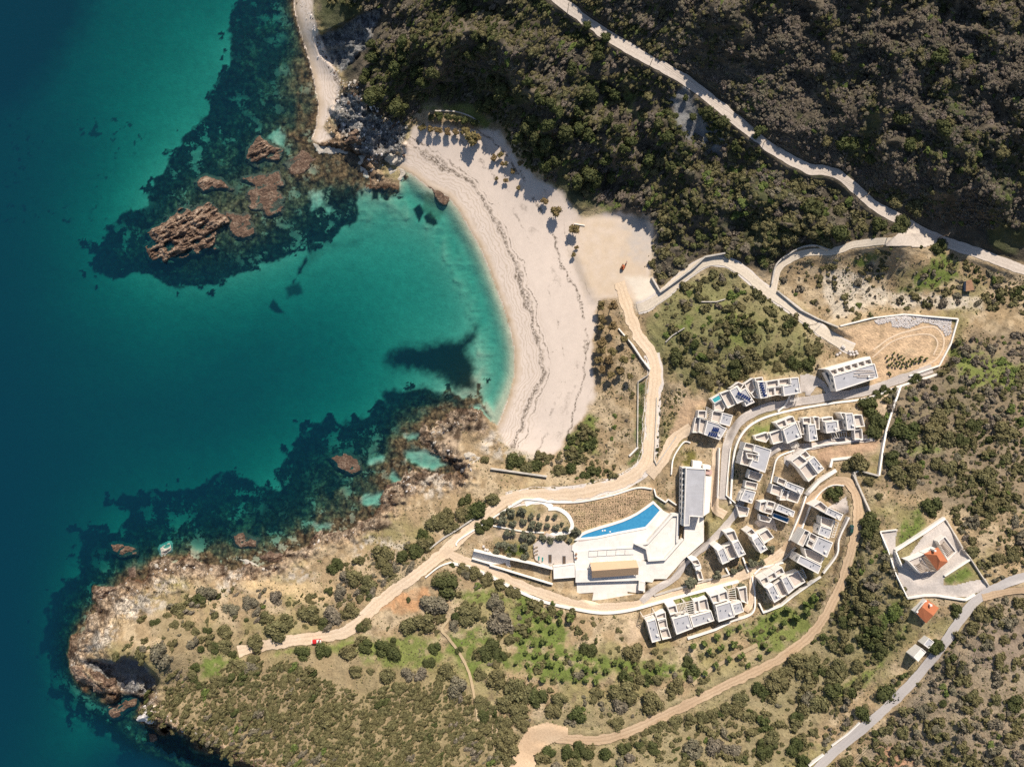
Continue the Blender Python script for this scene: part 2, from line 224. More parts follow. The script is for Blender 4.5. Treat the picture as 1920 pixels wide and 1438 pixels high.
# ------------------------------------------------------------------ villas: cells (R roof, T walled terrace, W pool, P pergola, S slab, V solar) in zoomed photo pixels at their own height
VILLAS = [
 ('lowest villa of the top row, with two rows of solar panels', 1, 15, [
   ('R', '780,790 895,825 930,850 975,868 905,985 745,930', 6.2), ('R', '930,710 1035,738 1003,848 900,822', 6.2), ('T', '690,690 770,690 765,770 680,760', 4.6), ('T', '705,765 780,785 745,925 690,910', 4.2),
   ('T', '660,760 705,765 690,912 630,912', 3.4), ('T', '835,690 930,708 898,820 815,795', 5.2), ('P', '775,660 835,690 815,790 770,770', 5.0), ('V', '835,850 898,865 890,910 825,895', 6.6, 4, 1), ('V', '795,900 880,920 872,958 785,935', 6.6, 4, 1), ('P', '930,850 985,860 965,960 920,945', 4.2)]),
 ('villa with a small teal pool at its end and a slanting row of solar panels', 1, 16, [
   ('W', '815,575 900,525 925,580 850,622', 4.2), ('T', '850,625 925,582 960,650 940,700 850,690', 3.6), ('T', '905,520 1000,485 1060,630 985,670', 4.8), ('R', '1000,487 1080,450 1105,500 1150,590 1078,625', 6.0), ('R', '1107,502 1162,465 1252,608 1165,650', 5.6),
   ('T', '1000,470 1090,405 1145,430 1105,495 1080,448', 4.6), ('T', '1150,420 1230,365 1258,470 1215,530 1165,465', 4.4), ('V', '1088,497 1215,570 1195,600 1070,530', 6.9, 6, 1)]),
 ('narrow villa with one strip of solar panels and a walled court above it', 1, 18.5, [
   ('R', '1278,402 1365,398 1385,560 1310,572', 6.2), ('T', '1250,370 1330,355 1340,398 1262,402', 5.0), ('T', '1215,520 1265,470 1290,570 1240,560', 3.0), ('V', '1296,412 1330,405 1375,548 1340,556', 6.6, 6, 1, 1)]),
 ('villa with an L shaped grey roof and four walled courts beside a round drive', 1, 20, [
   ('R', '1533,450 1612,432 1605,368 1690,358 1712,515 1545,548', 6.2), ('T', '1368,400 1488,380 1495,450 1378,470', 4.8), ('T', '1490,380 1603,366 1609,430 1498,448', 4.8), ('T', '1380,472 1450,460 1458,540 1390,555', 4.4), ('T', '1452,458 1530,450 1540,530 1460,540', 4.4), ('P', '1595,540 1680,525 1690,590 1610,600', 3.4)]),
 ('long service building with a grey flat roof and six walled yards along its upper side', 2, 22.5, [
   ('R', '968,345 1385,222 1422,362 1000,500', 7.2), ('T', '930,290 1003,270 1022,325 965,340', 6.4), ('T', '1005,268 1075,248 1093,303 1024,323', 6.4), ('T', '1077,246 1142,228 1160,284 1095,302', 6.4), ('T', '1144,227 1210,209 1228,264 1162,282', 6.4), ('T', '1212,208 1278,190 1296,244 1230,262', 6.4), ('T', '1280,189 1345,171 1362,224 1298,243', 6.4),
   ('S', '885,275 1335,150 1345,168 928,288', 6.0), ('T', '880,310 925,300 962,345 995,500 940,430', 2.6)]),
 ('villa with a large square grey roof and a white walled terrace down its left side', 2, 22.5, [
   ('R', '470,882 602,810 662,958 512,1022', 6.4), ('T', '395,815 490,775 515,842 445,875', 5.2), ('T', '492,774 570,745 598,805 517,840', 5.2), ('T', '335,918 455,872 478,1000 372,1030', 4.6), ('T', '185,945 310,905 335,960 300,1010 200,985', 3.4), ('P', '535,1025 610,1000 630,1045 560,1065', 3.0)]),
 ('tall narrow grey roofed villa with two little courts above, middle of the second row', 2, 24, [
   ('R', '720,832 795,825 818,985 735,1002', 6.6), ('T', '665,765 745,758 752,822 675,828', 5.2), ('T', '770,755 830,750 838,880 798,880', 5.0), ('T', '620,800 662,795 690,930 650,930', 3.6)]),
 ('villa with a square grey roof carrying one white hatch in the second row', 2, 25, [
   ('R', '890,808 1012,790 1026,900 905,918', 6.4), ('T', '858,768 965,750 972,790 865,802', 5.0), ('T', '1012,790 1070,775 1090,885 1030,895', 4.8), ('P', '950,920 1100,900 1105,960 970,965', 3.4)]),
 ('villa at the right end of the second row with a white walled terrace', 2, 26.5, [
   ('R', '1092,722 1167,715 1192,882 1112,888', 6.6), ('T', '1172,735 1258,730 1288,848 1195,862', 4.8), ('T', '1180,885 1258,870 1270,975 1185,985', 3.6), ('T', '1040,715 1090,710 1092,770 1070,775', 5.4)]),
 ('big villa with a broad grey roof around a sunken courtyard', 2, 22.5, [
   ('R', '190,1030 355,1083 290,1312 130,1250 165,1180 215,1195 225,1120 170,1100', 6.6), ('T', '95,1010 186,1030 168,1098 70,1080', 5.4), ('T', '70,1082 166,1100 170,1180 128,1245 40,1225', 5.0), ('T', '100,1110 215,1128 205,1188 160,1176 115,1170', 6.2)]),
 ('stepped villa with a pale roof terrace above a dark open stairwell', 3, 21, [
   ('T', '1205,215 1335,262 1300,335 1185,300', 5.0), ('T', '1165,325 1285,350 1268,420 1150,395', 4.0), ('R', '1155,410 1265,437 1225,555 1105,520', 5.6), ('T', '1065,565 1200,600 1180,680 1100,690', 2.4), ('T', '1110,450 1152,405 1102,520 1085,530', 3.6)]),
 ('tilted villa with a narrow grey roof and a deep dark walled terrace', 2, 26.5, [
   ('R', '725,1192 782,1148 882,1270 820,1322', 6.8), ('T', '638,1130 695,1088 742,1142 688,1185', 5.6), ('T', '552,1195 636,1132 718,1195 630,1270', 6.0), ('T', '632,1272 722,1196 815,1325 725,1402', 6.0)]),
 ('upper villa of the middle terraces, roof over a dark long courtyard', 3, 25, [
   ('R', '1575,332 1748,400 1722,465 1555,392', 6.4), ('T', '1490,290 1572,322 1548,385 1470,348', 5.4), ('T', '1430,360 1555,395 1520,490 1405,450', 4.4), ('T', '1600,420 1715,465 1680,550 1570,520', 4.2), ('T', '1522,410 1598,425 1566,520 1500,520', 4.4)]),
 ('villa with a long dark blue pool along its lower side', 3, 24.5, [
   ('R', '1490,558 1655,630 1638,690 1455,620', 6.2), ('W', '1437,645 1600,702 1582,752 1428,692', 3.2), ('T', '1385,525 1462,545 1440,610 1362,590', 5.4), ('T', '1360,595 1438,615 1420,665 1345,645', 5.4), ('T', '1310,540 1380,525 1340,645 1295,625', 4.6), ('T', '1300,660 1425,700 1400,745 1300,720', 2.6)]),
 ('villa with a tall blank wall and a slim grey roof above an open court', 3, 22.5, [
   ('R', '1230,920 1290,878 1383,1008 1312,1052', 7.0), ('T', '1292,860 1380,805 1445,890 1350,955', 5.8), ('T', '1165,840 1222,800 1265,848 1208,885', 6.6), ('S', '1215,878 1268,840 1290,875 1232,915', 6.6)]),
 ('villa with two slim grey roofs either side of a brown court', 3, 20.5, [
   ('R', '1028,952 1090,918 1165,1058 1092,1092', 7.0), ('R', '878,1030 940,988 1002,1130 930,1162', 6.2), ('T', '942,985 1025,950 1088,1085 1004,1122', 5.0), ('T', '955,845 1050,818 1088,915 1026,945', 6.4), ('S', '828,980 880,945 936,984 878,1024', 5.6)]),
 ('small white stair tower beside the lower drive', 3, 18.5, [
   ('S', '655,1180 715,1165 722,1205 665,1222', 5.6), ('T', '615,1125 685,1108 714,1162 654,1178', 6.4), ('T', '668,1232 715,1220 742,1310 690,1325', 2.4)]),
 ('villa with a sunken dark pool court on the outer curve of terraces', 4, 30.5, [
   ('R', '1240,590 1392,662 1362,725 1208,652', 6.6), ('T', '1085,580 1165,530 1238,592 1206,648', 5.6), ('T', '1170,682 1310,720 1275,805 1165,765', 4.0), ('R', '1165,772 1280,810 1250,905 1135,860', 5.4), ('P', '1310,740 1345,745 1300,890 1275,890', 4.0)]),
 ('broad tilted grey roofed villa with white side terraces on the outer curve', 4, 30, [
   ('R', '1142,880 1290,942 1228,1092 1080,1010', 6.8), ('T', '1010,815 1060,835 990,985 930,955', 5.4), ('T', '1062,840 1138,880 1110,940 1045,905', 6.0), ('T', '1045,910 1106,944 1078,1005 1020,975', 6.0), ('T', '1000,1000 1075,1015 1205,1090 1170,1160 1020,1090', 4.6), ('R', '1020,1095 1175,1172 1140,1255 925,1140 960,1070', 5.8)]),
 ('white villa with three cell like courts in a row along its top', 5, 25.5, [
   ('R', '1378,552 1442,508 1515,650 1448,692', 6.6), ('R', '1518,452 1575,422 1652,552 1590,605', 6.4), ('T', '1445,505 1515,455 1588,605 1518,645', 5.0), ('T', '1578,420 1685,375 1760,482 1655,550', 5.2), ('T', '1302,465 1372,425 1400,485 1340,530', 6.0), ('T', '1374,424 1450,380 1478,440 1404,484', 6.0), ('T', '1452,378 1525,335 1552,392 1480,438', 6.0), ('S', '1340,532 1402,488 1438,505 1375,548', 5.8), ('P', '1690,375 1735,360 1770,440 1735,470', 4.6)]),
 ('right end villa of the lowest row with two grey roofs of unequal size', 5, 23.5, [
   ('R', '862,725 1012,680 1055,832 892,884', 6.8), ('R', '1022,712 1118,682 1145,780 1055,815', 5.6), ('T', '805,625 890,600 905,690 840,705', 6.2), ('T', '892,600 975,570 992,660 908,688', 6.2), ('T', '1085,550 1170,530 1185,700 1120,680', 3.4), ('P', '985,560 1055,540 1075,690 1000,672', 4.4)]),
 ('long low villa of the lowest row with a narrow grey roof and sunny terraces', 5, 22.5, [
   ('R', '608,832 818,772 850,870 640,938', 5.6), ('T', '645,680 690,665 705,780 655,800', 4.6), ('T', '692,670 775,645 800,765 708,785', 4.6), ('P', '560,690 640,670 650,800 590,805', 4.6)]),
 ('villa with a square grey roof and louvred white beams in the lowest row', 5, 22, [
   ('R', '428,852 590,806 635,948 472,1010', 6.8), ('T', '380,735 465,712 485,790 410,815', 6.0), ('P', '467,712 550,690 572,770 487,790', 6.0)]),
 ('last villa of the lowest row, a slim grey roof with stepped white terraces', 5, 21.5, [
   ('R', '172,880 262,853 315,1065 228,1090', 6.6), ('T', '285,880 370,850 385,940 305,965', 4.0), ('T', '305,968 388,942 420,1040 330,1062', 3.4), ('P', '135,830 255,790 260,850 172,876', 5.4), ('T', '265,815 360,780 368,848 280,872', 4.6)]),
]
for lb, zz, zb, cells in VILLAS:
    hull = np.vstack([Q(zz, c[1]) for c in cells])
    for c in cells:
        pad(Q(zz, c[1]), zb, 14)
DECK = Q(6, '410,860 630,640 660,600 720,545 1250,350 1405,200 1500,300 1670,350 1700,60 1930,60 1930,600 1540,980 1330,1010 1330,1110 800,1200 640,1100 410,1060')
pad(DECK, 14.2, 8); pad(Q(3, '525,190 830,210 830,700 540,790'), 16.5, 8)
# land above water and sea below
land = CD > 0
H = np.where(land, H, H-2.2*sst(2, 32, -CD)*sst(70, 25, db))
H = np.where(land, np.maximum(H, .35)*np.clip(CD/5.0, 0, 1), -np.maximum(-H, .35)*np.clip(-CD/6.0, 0, 1))
# ------------------------------------------------------------------ ground colours (what the ground is made of)
def L3(r, g, b): return np.array([r, g, b], float)
fa = fbm(GX, GY, 90, 41, 5); fb = fbm(GX, GY, 22, 51, 4); fc = fbm(GX, GY, 8, 61, 3); fd = fbm(GX, GY, 14, 71, 4)
Cc = np.zeros(GX.shape+(3,))
ROCKM = np.clip(np.maximum(soft*sst(44, 16, CD+(fb-.5)*44), np.maximum(TIP, NR)), 0, 1)*(CD > -2)
def mixin(m, col):
    global Cc
    Cc = Cc*(1-m[..., None])+np.asarray(col)*m[..., None]
Cc[:] = L3(.33, .235, .135)
mixin(sst(.42, .62, fb), L3(.43, .325, .205)); mixin(sst(.5, .68, fa)*.7, L3(.24, .21, .085)); mixin(sst(.58, .72, fd)*.7, L3(.20, .15, .09))
mN = sst(6, -14, fN)
for z_, s_, c_ in ((1, '150,-60 380,-600 900,-560 1500,-100 1900,60 1800,330 1000,330 650,480 380,300', (.17, .165, .065)), ('bch', '1330,1000 1500,800 1800,580 1917,560 2500,900 2500,1100 1700,1150 1400,1150', (.20, .185, .08)), (9, '560,440 720,380 1200,60 1400,-100 2200,-100 2300,1700 1400,1700 700,1460 480,1340', (.20, .155, .105)), ('br', '700,1400 1250,640 1700,140 2300,40 2300,1800 500,1800', (.26, .205, .145)), (8, '230,180 480,300 560,520 750,960 800,1300 500,1700 -100,1400 60,1000', (.24, .20, .10)), ('bc', '0,1100 500,1000 1300,900 1800,600 2300,200 2600,700 1800,1800 0,1800', (.25, .205, .11)), ('bm', '-900,300 300,500 900,660 1500,900 1700,1500 -900,1500', (.25, .19, .105))):
    mixin(sst(14, -14, field(Q(z_, s_), wob=16, m=80))*.75*(.6+.8*fb), L3(*c_)*1.0)
mixin(mN, L3(.085, .07, .05)); mixin(mN*sst(.5, .65, fb)*.8, L3(.15, .12, .085)); mixin(mN*sst(.6, .7, fa)*.6, L3(.06, .075, .025))
def patch(z, s, col, k=1.0, wob=9, soft_=5, nz=None, sd=77):
    f = field(Q(z, s), wob=wob, seed=sd); m = sst(soft_, -soft_, f)*k
    if nz is not None: m = m*nz
    mixin(m, col)
GR = L3(.135, .165, .042); GR2 = L3(.17, .185, .055); DG = L3(.035, .075, .02)
gz = sst(.30, .52, fd)
for z, s, c in [('hl', '1100,600 1250,590 1420,600 1400,640 1200,780 1090,800 1110,650', GR), ('bm', '0,580 300,540 600,470 1000,440 1200,470 1250,600 1150,700 900,700 640,660 600,600 300,560', GR2),
  ('bm', '1280,450 1400,400 1560,400 1600,500 1500,520 1480,640 1750,600 1720,700 1560,700 1450,780 1380,720 1260,560', GR), ('bm', '1340,130 1600,90 1750,200 1500,230 1330,200', GR2), ('bm', '1780,180 1917,160 1917,420 1830,420 1830,300', GR),
  ('bc', '0,130 120,120 300,300 420,420 400,520 650,600 900,640 1250,680 1400,760 1380,800 1200,760 800,720 600,800 250,780 0,700', GR), (5, '900,1000 1250,850 1700,750 1800,600 1880,720 1700,950 1300,1200 1150,1000', GR), (5, '0,1270 600,1300 620,1440 0,1440', GR),
  ('mid', '950,510 1170,450 1170,500 1000,570', GR), ('mid', '1300,740 1480,570 1640,460 1760,560 1740,640 1560,740', GR), ('bch', '1480,1080 1560,980 1650,930 1720,880 1650,1050', GR), ('mid', '0,850 150,950 250,1040 120,1150 0,1150', GR2),
  (9, '1150,100 1400,60 1900,250 1850,480 1500,450 1300,400 1250,300 1180,220', GR2), (9, '690,1100 800,1040 1100,1050 1090,1100 700,1130', GR), (8, '660,310 870,40 930,230 720,420 640,450', GR), (8, '1120,770 1380,610 1420,740 1200,830', GR), (8, '560,1030 680,1000 690,1180 580,1200', GR),
  ('tl', '1250,810 1300,770 1500,790 1650,800 1780,940 1720,1010 1500,850 1330,830', GR2), ('bch', '960,150 980,70 1060,120 1050,160', GR), ('se', '1680,1080 1850,860 1920,900 1920,1150 1700,1200', GR2), ('tm', '850,600 900,720 960,850 1060,900 1000,920 880,830 840,700', GR2),
  (6, '1330,170 1420,100 1440,190 1520,280 1500,290 1410,200 1340,210', DG), (1, '88,415 155,415 138,900 122,1135 30,1262 0,1215 80,1060', L3(.07, .12, .03)), (7, '780,640 1180,630 1100,760 950,760 860,700', GR), (3, '470,60 640,30 660,170 560,200 470,180', L3(.15, .13, .04)), (2, '180,850 330,830 300,920 120,960', GR), ('br', '440,900 900,620 960,400 1040,400 800,760 520,960', GR2), ('br', '0,240 260,240 340,420 100,560 0,560', GR2), (5, '380,690 800,560 990,510 1000,540 600,660 400,720', GR)]:
    patch(z, s, c, 1.0, 12, 8, np.clip(gz+.25, 0, 1))
for z, s, c in [('hm', '1000,560 1150,500 1330,400 1440,420 1450,500 1380,590 1240,600 1170,570', L3(.48, .26, .13)), ('mid', '830,1040 1110,960 1690,990 1720,1080 1640,1290 1100,1440 1130,1250 920,1130', L3(.60, .41, .25)),
  (1, '400,900 560,560 820,600 690,690 640,900 540,960 420,1000', L3(.44, .30, .19)), (2, '700,1080 1380,950 1450,1000 1400,1100 960,1170 900,1280 780,1100', L3(.43, .28, .18)), ('hm', '0,360 330,370 700,370 760,440 700,520 500,500 380,450 100,430', L3(.50, .36, .2)),
  ('br', '850,1290 980,1290 1110,1400 1100,1440 750,1440', L3(.44, .25, .15)), ('br', '1650,400 1800,310 1920,400 1920,620 1700,720 1500,620', L3(.25, .19, .14)), ('mid', '700,640 900,570 1100,700 1300,760 1900,800 1920,880 1100,850 1000,900 800,960 760,820', L3(.56, .47, .36)),
  (9, '450,640 560,420 640,430 540,720 510,880 450,780', L3(.5, .37, .25)), (6, '380,240 720,225 1250,90 1420,90 1400,200 1100,390 700,520 610,430 500,300', L3(.47, .32, .20)), (7, '600,600 1300,300 1560,400 1500,520 1300,600 700,600', L3(.52, .38, .25)), (5, '0,840 130,900 100,1080 0,1110', L3(.5, .37, .25)), (3, '1000,0 1120,0 1060,330 1000,450 980,300', L3(.26, .20, .10))]:
    patch(z, s, c, .9, 9, 6, np.clip(.55+sst(.3, .5, fd), 0, 1), 91)
# rock of the coast
mr = soft*sst(40, 12, CD+(fb-.5)*40)*(CD > -3)
brown = L3(.15, .10, .065)*(0.35+1.3*fc[..., None]); tan = L3(.41, .29, .19)*(0.6+.75*fc[..., None])
mixin(mr*.95, tan); mixin(soft*sst(22, 5, CD+(fb-.5)*26), brown); mixin(soft*sst(5, 0, CD), L3(.09, .045, .025))
rg_ = ridge(GX+GY*.4, GY-GX*.3, 16, 181, 5)[..., None]; BK = L3(.075, .048, .032)*(1-sst(.45, .78, rg_))+L3(.36, .27, .19)*sst(.45, .78, rg_)
for z, s in (('se', '580,960 700,860 900,800 1000,830 1120,960 1060,1010 900,1000 890,1120 900,1280 860,1300 760,1210 540,1110'), ('sh', '1190,600 1350,450 1560,480 1500,600 1300,720 1200,760'), ('sh', '640,960 900,880 1200,820 1260,900 900,990 720,1030'), ('sh', '480,1060 700,1010 640,1120 500,1150'), ('hd', '880,230 1050,190 1400,230 1917,230 1900,300 1480,300 1200,320 960,300'), ('hd', '460,400 660,400 640,560 560,800 300,1000 240,960 420,640'), ('hd', '280,1000 600,1150 800,1180 800,1230 600,1190 330,1080')):
    patch(z, s, BK, .9, 12, 5, np.clip(.35+1.3*fc, 0, 1), 35)
WH = L3(.50, .43, .35)
for z, s in [('hd', '620,480 800,430 960,460 1000,560 800,620 640,640'), ('hd', '480,740 620,680 640,780 560,830 420,880'), ('hd', '800,1330 900,1230 960,1300 900,1400'), ('hm', '860,40 1000,20 1300,90 1200,150 900,170'), ('hm', '360,290 560,270 600,330 420,350'), ('sh', '1480,570 1650,500 1720,620 1600,690 1500,680'), ('se', '1130,990 1300,1080 1540,1190 1300,1210 1100,1170 1020,1120'), ('hd', '900,330 1130,340 1150,400 1000,440 920,400'), ('hd', '1480,260 1560,260 1530,380 1450,470 1380,400')]:
    patch(z, s, WH, .8, 14, 8, sst(.36, .56, fc), 33)
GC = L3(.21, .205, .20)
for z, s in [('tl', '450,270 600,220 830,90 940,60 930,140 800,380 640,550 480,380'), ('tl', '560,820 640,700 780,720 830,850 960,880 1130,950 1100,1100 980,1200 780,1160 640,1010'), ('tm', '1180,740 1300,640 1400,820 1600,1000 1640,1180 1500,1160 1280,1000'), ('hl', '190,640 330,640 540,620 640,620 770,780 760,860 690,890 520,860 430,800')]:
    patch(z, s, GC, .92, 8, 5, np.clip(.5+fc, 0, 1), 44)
mB = np.maximum(sst(5, -5, fB), sst(3, -3, fC))
SAND = L3(.62, .51, .425)*(0.94+.12*fa[..., None]); mixin(mB, SAND)
patch('bch', '820,170 1330,190 1390,470 1350,620 1430,740 1240,900 1150,900 1100,800 900,800 780,500 800,280', L3(.55, .42, .29), .8, 14, 18, np.clip(.3+1.1*fd, 0, 1))
patch('bch', '1080,260 1330,200 1400,330 1390,500 1290,520 1180,470 1200,330', L3(.47, .41, .36), .8, 16, 14, np.clip(.2+1.4*fc, 0, 1))
patch('bch', '1170,640 1370,640 1430,740 1250,900 1240,760', L3(.66, .57, .46), .9, 4, 6)
SANDW = np.where(mB > .5, 1.0, 0.0)
# sea bed
sea = CD < 0
SB = L3(.41, .40, .29)*(0.93+.14*fb[..., None])*(.80+.40*fbm(GX, GY*1.6, 150, 161, 4)[..., None])
REEF_A = Q(0, '445,-60 437,20 430,60 425,120 405,160 385,215 360,240 330,280 310,310 270,380 230,410 198,440 178,470 178,522 215,528 260,515 335,542 400,532 470,512 530,485 545,470 600,452 640,430 672,400 666,365 690,350 720,372 735,360 720,330 760,330 760,200 600,-60')
REEF_B = Q(0, '905,770 930,805 918,790 905,735 890,740 865,748 840,735 800,735 745,738 715,752 690,782 655,792 612,785 572,800 553,830 543,862 518,880 524,915 488,915 450,890 425,884 380,898 330,915 290,922 230,925 204,940 240,960 222,996 150,1000 150,1090 112,1100 92,1140 76,1200 95,1240 100,1280 118,1312 150,1345 208,1382 226,1430 260,1500 700,1500 900,900')
fRA = field(REEF_A, wob=20, wsc=26); fRB = field(REEF_B, wob=20, wsc=26); fR = np.minimum(fRA, fRB)
fR = np.where((fR > 0) & (fR < 26) & (fbm(GX, GY, 22, 171, 4) > .60+fR*.006), -8.0, fR)
reef = sst(2, -4, fR)
r1 = fbm(GX, GY, 20, 101, 5); r2 = ridge(GX, GY, 14, 111, 4); r3 = fbm(GX, GY, 55, 121, 4)
rk = L3(.090, .078, .042)*(0.15+1.5*np.clip(r2[..., None]-.3, 0, 1))*(0.4+1.1*r1[..., None])
rk = np.where((r1 > .60)[..., None], rk*.25, rk)
shal = sst(-3.0, -0.8, H)[..., None]
rk = rk*(1-.6*shal)+(L3(.115, .068, .034)*(0.3+1.3*fc[..., None]))*.6*shal
SB = SB*(1-reef[..., None])+rk*reef[..., None]
GS = L3(.012, .018, .012)
edge = sst(-75, -18, fR+(r3-.5)*80)*reef*sst(-1.2, -2.2, H)
SB = SB*(1-edge[..., None])+GS*edge[..., None]
dk = sst(.52, .56, fbm(GX, GY, 42, 131, 5))*reef*sst(-1.3, -2.4, H)*.9
SB = SB*(1-dk[..., None])+GS*dk[..., None]
def spatch(z, s, col, soft_, wob, k=1.0, sd=9, wsc=14):
    global SB
    m = sst(soft_, -soft_, field(Q(z, s), wob=wob, seed=sd, wsc=wsc))*k; SB = SB*(1-m[..., None])+np.asarray(col)*m[..., None]
spatch('bay', '230,850 420,690 560,700 650,680 660,620 710,660 640,760 690,830 680,940 560,980 490,1080 350,1110 330,1150 300,1240 200,1400 300,1200 340,1080 300,980 340,900', GS, 3, 7, 1.0)
spatch('bay', '330,1080 420,1090 600,1100 800,1030 640,1130 440,1150 300,1280 260,1330 290,1220', GS, 10, 10, .35)
spatch('se', '330,480 360,400 440,370 640,345 900,315 1020,210 1000,300 960,340 940,400 1000,500 1000,690 830,690 810,640 700,570 480,530 400,530', GS, 13, 9, 1.0, 19, 9)
spatch('se', '280,720 330,680 500,690 620,660 780,720 950,760 900,800 560,800 400,830 250,900 80,960 0,930 200,880 340,810 320,770', GS, 8, 9, 1.0, 29, 9)
REEFM = reef.copy()
spatch(0, '-60,-60 175,-60 150,60 100,130 40,190 -60,230', GS, 40, 20, .8)
spatch(0, '505,575 512,562 520,572 535,588 515,585', GS, 2, 4, .9); spatch(0, '535,540 560,530 566,550 540,560', GS, 4, 5, .8)
spatch('bay', '1095,850 1150,800 1180,880 1140,940', GS, 2, 3); spatch('bay', '1170,900 1230,860 1290,960 1250,985 1190,950', GS, 2, 4)
spatch('bay', '1140,720 1210,720 1330,830 1300,940 1180,880', L3(.16, .14, .07), 4, 8, .6); spatch('bay', '780,690 850,660 840,780 790,780', GS, 2, 3); spatch('bay', '690,700 740,710 710,760', GS, 2, 2)
spk = sst(.66, .70, fbm(GX, GY, 9, 141, 3))*sst(.5, .62, fbm(GX, GY, 60, 151, 2))*(1-reef)*(GX < 330)*(GY > 220)*(GY < 420)*.8
SB = SB*(1-spk[..., None])+GS*spk[..., None]
for z, s in [('se', '475,1140 600,1130 730,1190 760,1250 650,1265 520,1230'), ('sh', '1350,360 1500,350 1650,440 1560,470 1380,420'), ('sh', '1040,690 1190,650 1190,750 1040,740'), ('sh', '1260,480 1340,570 1280,590 1240,540'), ('is', '1520,240 1600,160 1660,210 1640,290'), ('sh', '670,890 800,890 790,920 680,930'), ('tl', '90,1020 180,960 230,1020 180,1090'), ('sh', '1080,390 1180,380 1190,410 1090,440'), ('sh', '1350,230 1460,210 1440,250 1380,260'), ('bay', '320,720 420,700 400,830 330,840'), ('bay', '440,830 490,830 470,900'), ('se', '960,810 1030,800 1110,900 1060,900')]:
    spatch(z, s, L3(.42, .40, .30)*(.85+.3*fb[..., None]), 5, 9)
    REEFM *= 1-.85*sst(6, -4, field(Q(z, s), wob=9, seed=9))
    m = sst(8, -4, field(Q(z, s))); H = np.where(sea, np.minimum(H, -1.7*m), H)
H = np.where(sea & (GX < 600) & (GY > 1285), np.minimum(H, -4.0*sst(0, 16, -CD)), H)
# deeper relief on the reef
H = np.where(sea, np.minimum(H + reef*(r2-.5)*1.5, -.12*np.clip(-CD/3, 0, 1)), H)
Cc = np.where(sea[..., None], SB, Cc)
Cc = np.clip(Cc, .004, .8)
# ------------------------------------------------------------------ materials
def new_mat(name):
    m = bpy.data.materials.new(name); m.use_nodes = True
    return m, m.node_tree, m.node_tree.nodes['Principled BSDF']
def N(nt, t, **kw):
    n = nt.nodes.new(t)
    for k, v in kw.items(): setattr(n, k, v)
    return n
def coords(nt): return N(nt, 'ShaderNodeTexCoord').outputs['Object']
def noise(nt, vec, scale, det=4, rough=.6):
    n = N(nt, 'ShaderNodeTexNoise'); n.inputs['Scale'].default_value = scale; n.inputs['Detail'].default_value = det; n.inputs['Roughness'].default_value = rough
    nt.links.new(vec, n.inputs['Vector']); return n.outputs['Fac']
def mth(nt, op, a, b=None, clamp=False):
    n = N(nt, 'ShaderNodeMath', operation=op, use_clamp=clamp)
    for i, v in enumerate((a, b)):
        if v is None: continue
        if hasattr(v, 'links'): nt.links.new(v, n.inputs[i])
        else: n.inputs[i].default_value = v
    return n.outputs[0]
def mrange(nt, v, a, b, c, d):
    n = N(nt, 'ShaderNodeMapRange'); nt.links.new(v, n.inputs[0])
    for i, x in enumerate((a, b, c, d)): n.inputs[1+i].default_value = x
    return n.outputs[0]
def mixc(nt, f, a, b, bt='MIX'):
    n = N(nt, 'ShaderNodeMix', data_type='RGBA', blend_type=bt)
    for i, v in ((0, f), (6, a), (7, b)):
        if hasattr(v, 'links'): nt.links.new(v, n.inputs[i])
        elif i == 0: n.inputs[0].default_value = v
        else: n.inputs[i].default_value = (*v, 1)
    return n.outputs[2]
def bump(nt, bs, h, dist, st=1.0):
    b = N(nt, 'ShaderNodeBump'); b.inputs['Distance'].default_value = dist; b.inputs['Strength'].default_value = st
    nt.links.new(h, b.inputs['Height']); nt.links.new(b.outputs[0], bs.inputs['Normal'])
def simple(name, col, rough=.85, var=.25, scale=1.5, bmp=.03, spec=.2):
    m, nt, bs = new_mat(name); v = coords(nt); n = noise(nt, v, scale); n2 = noise(nt, v, scale*.12)
    f = mrange(nt, mth(nt, 'ADD', n, n2), .6, 1.4, 0, 1)
    c = mixc(nt, f, tuple(x*(1-var) for x in col), tuple(min(1, x*(1+var)) for x in col))
    nt.links.new(c, bs.inputs['Base Color']); bs.inputs['Roughness'].default_value = rough; bs.inputs['Specular IOR Level'].default_value = spec
    if bmp: bump(nt, bs, n, bmp)
    return m
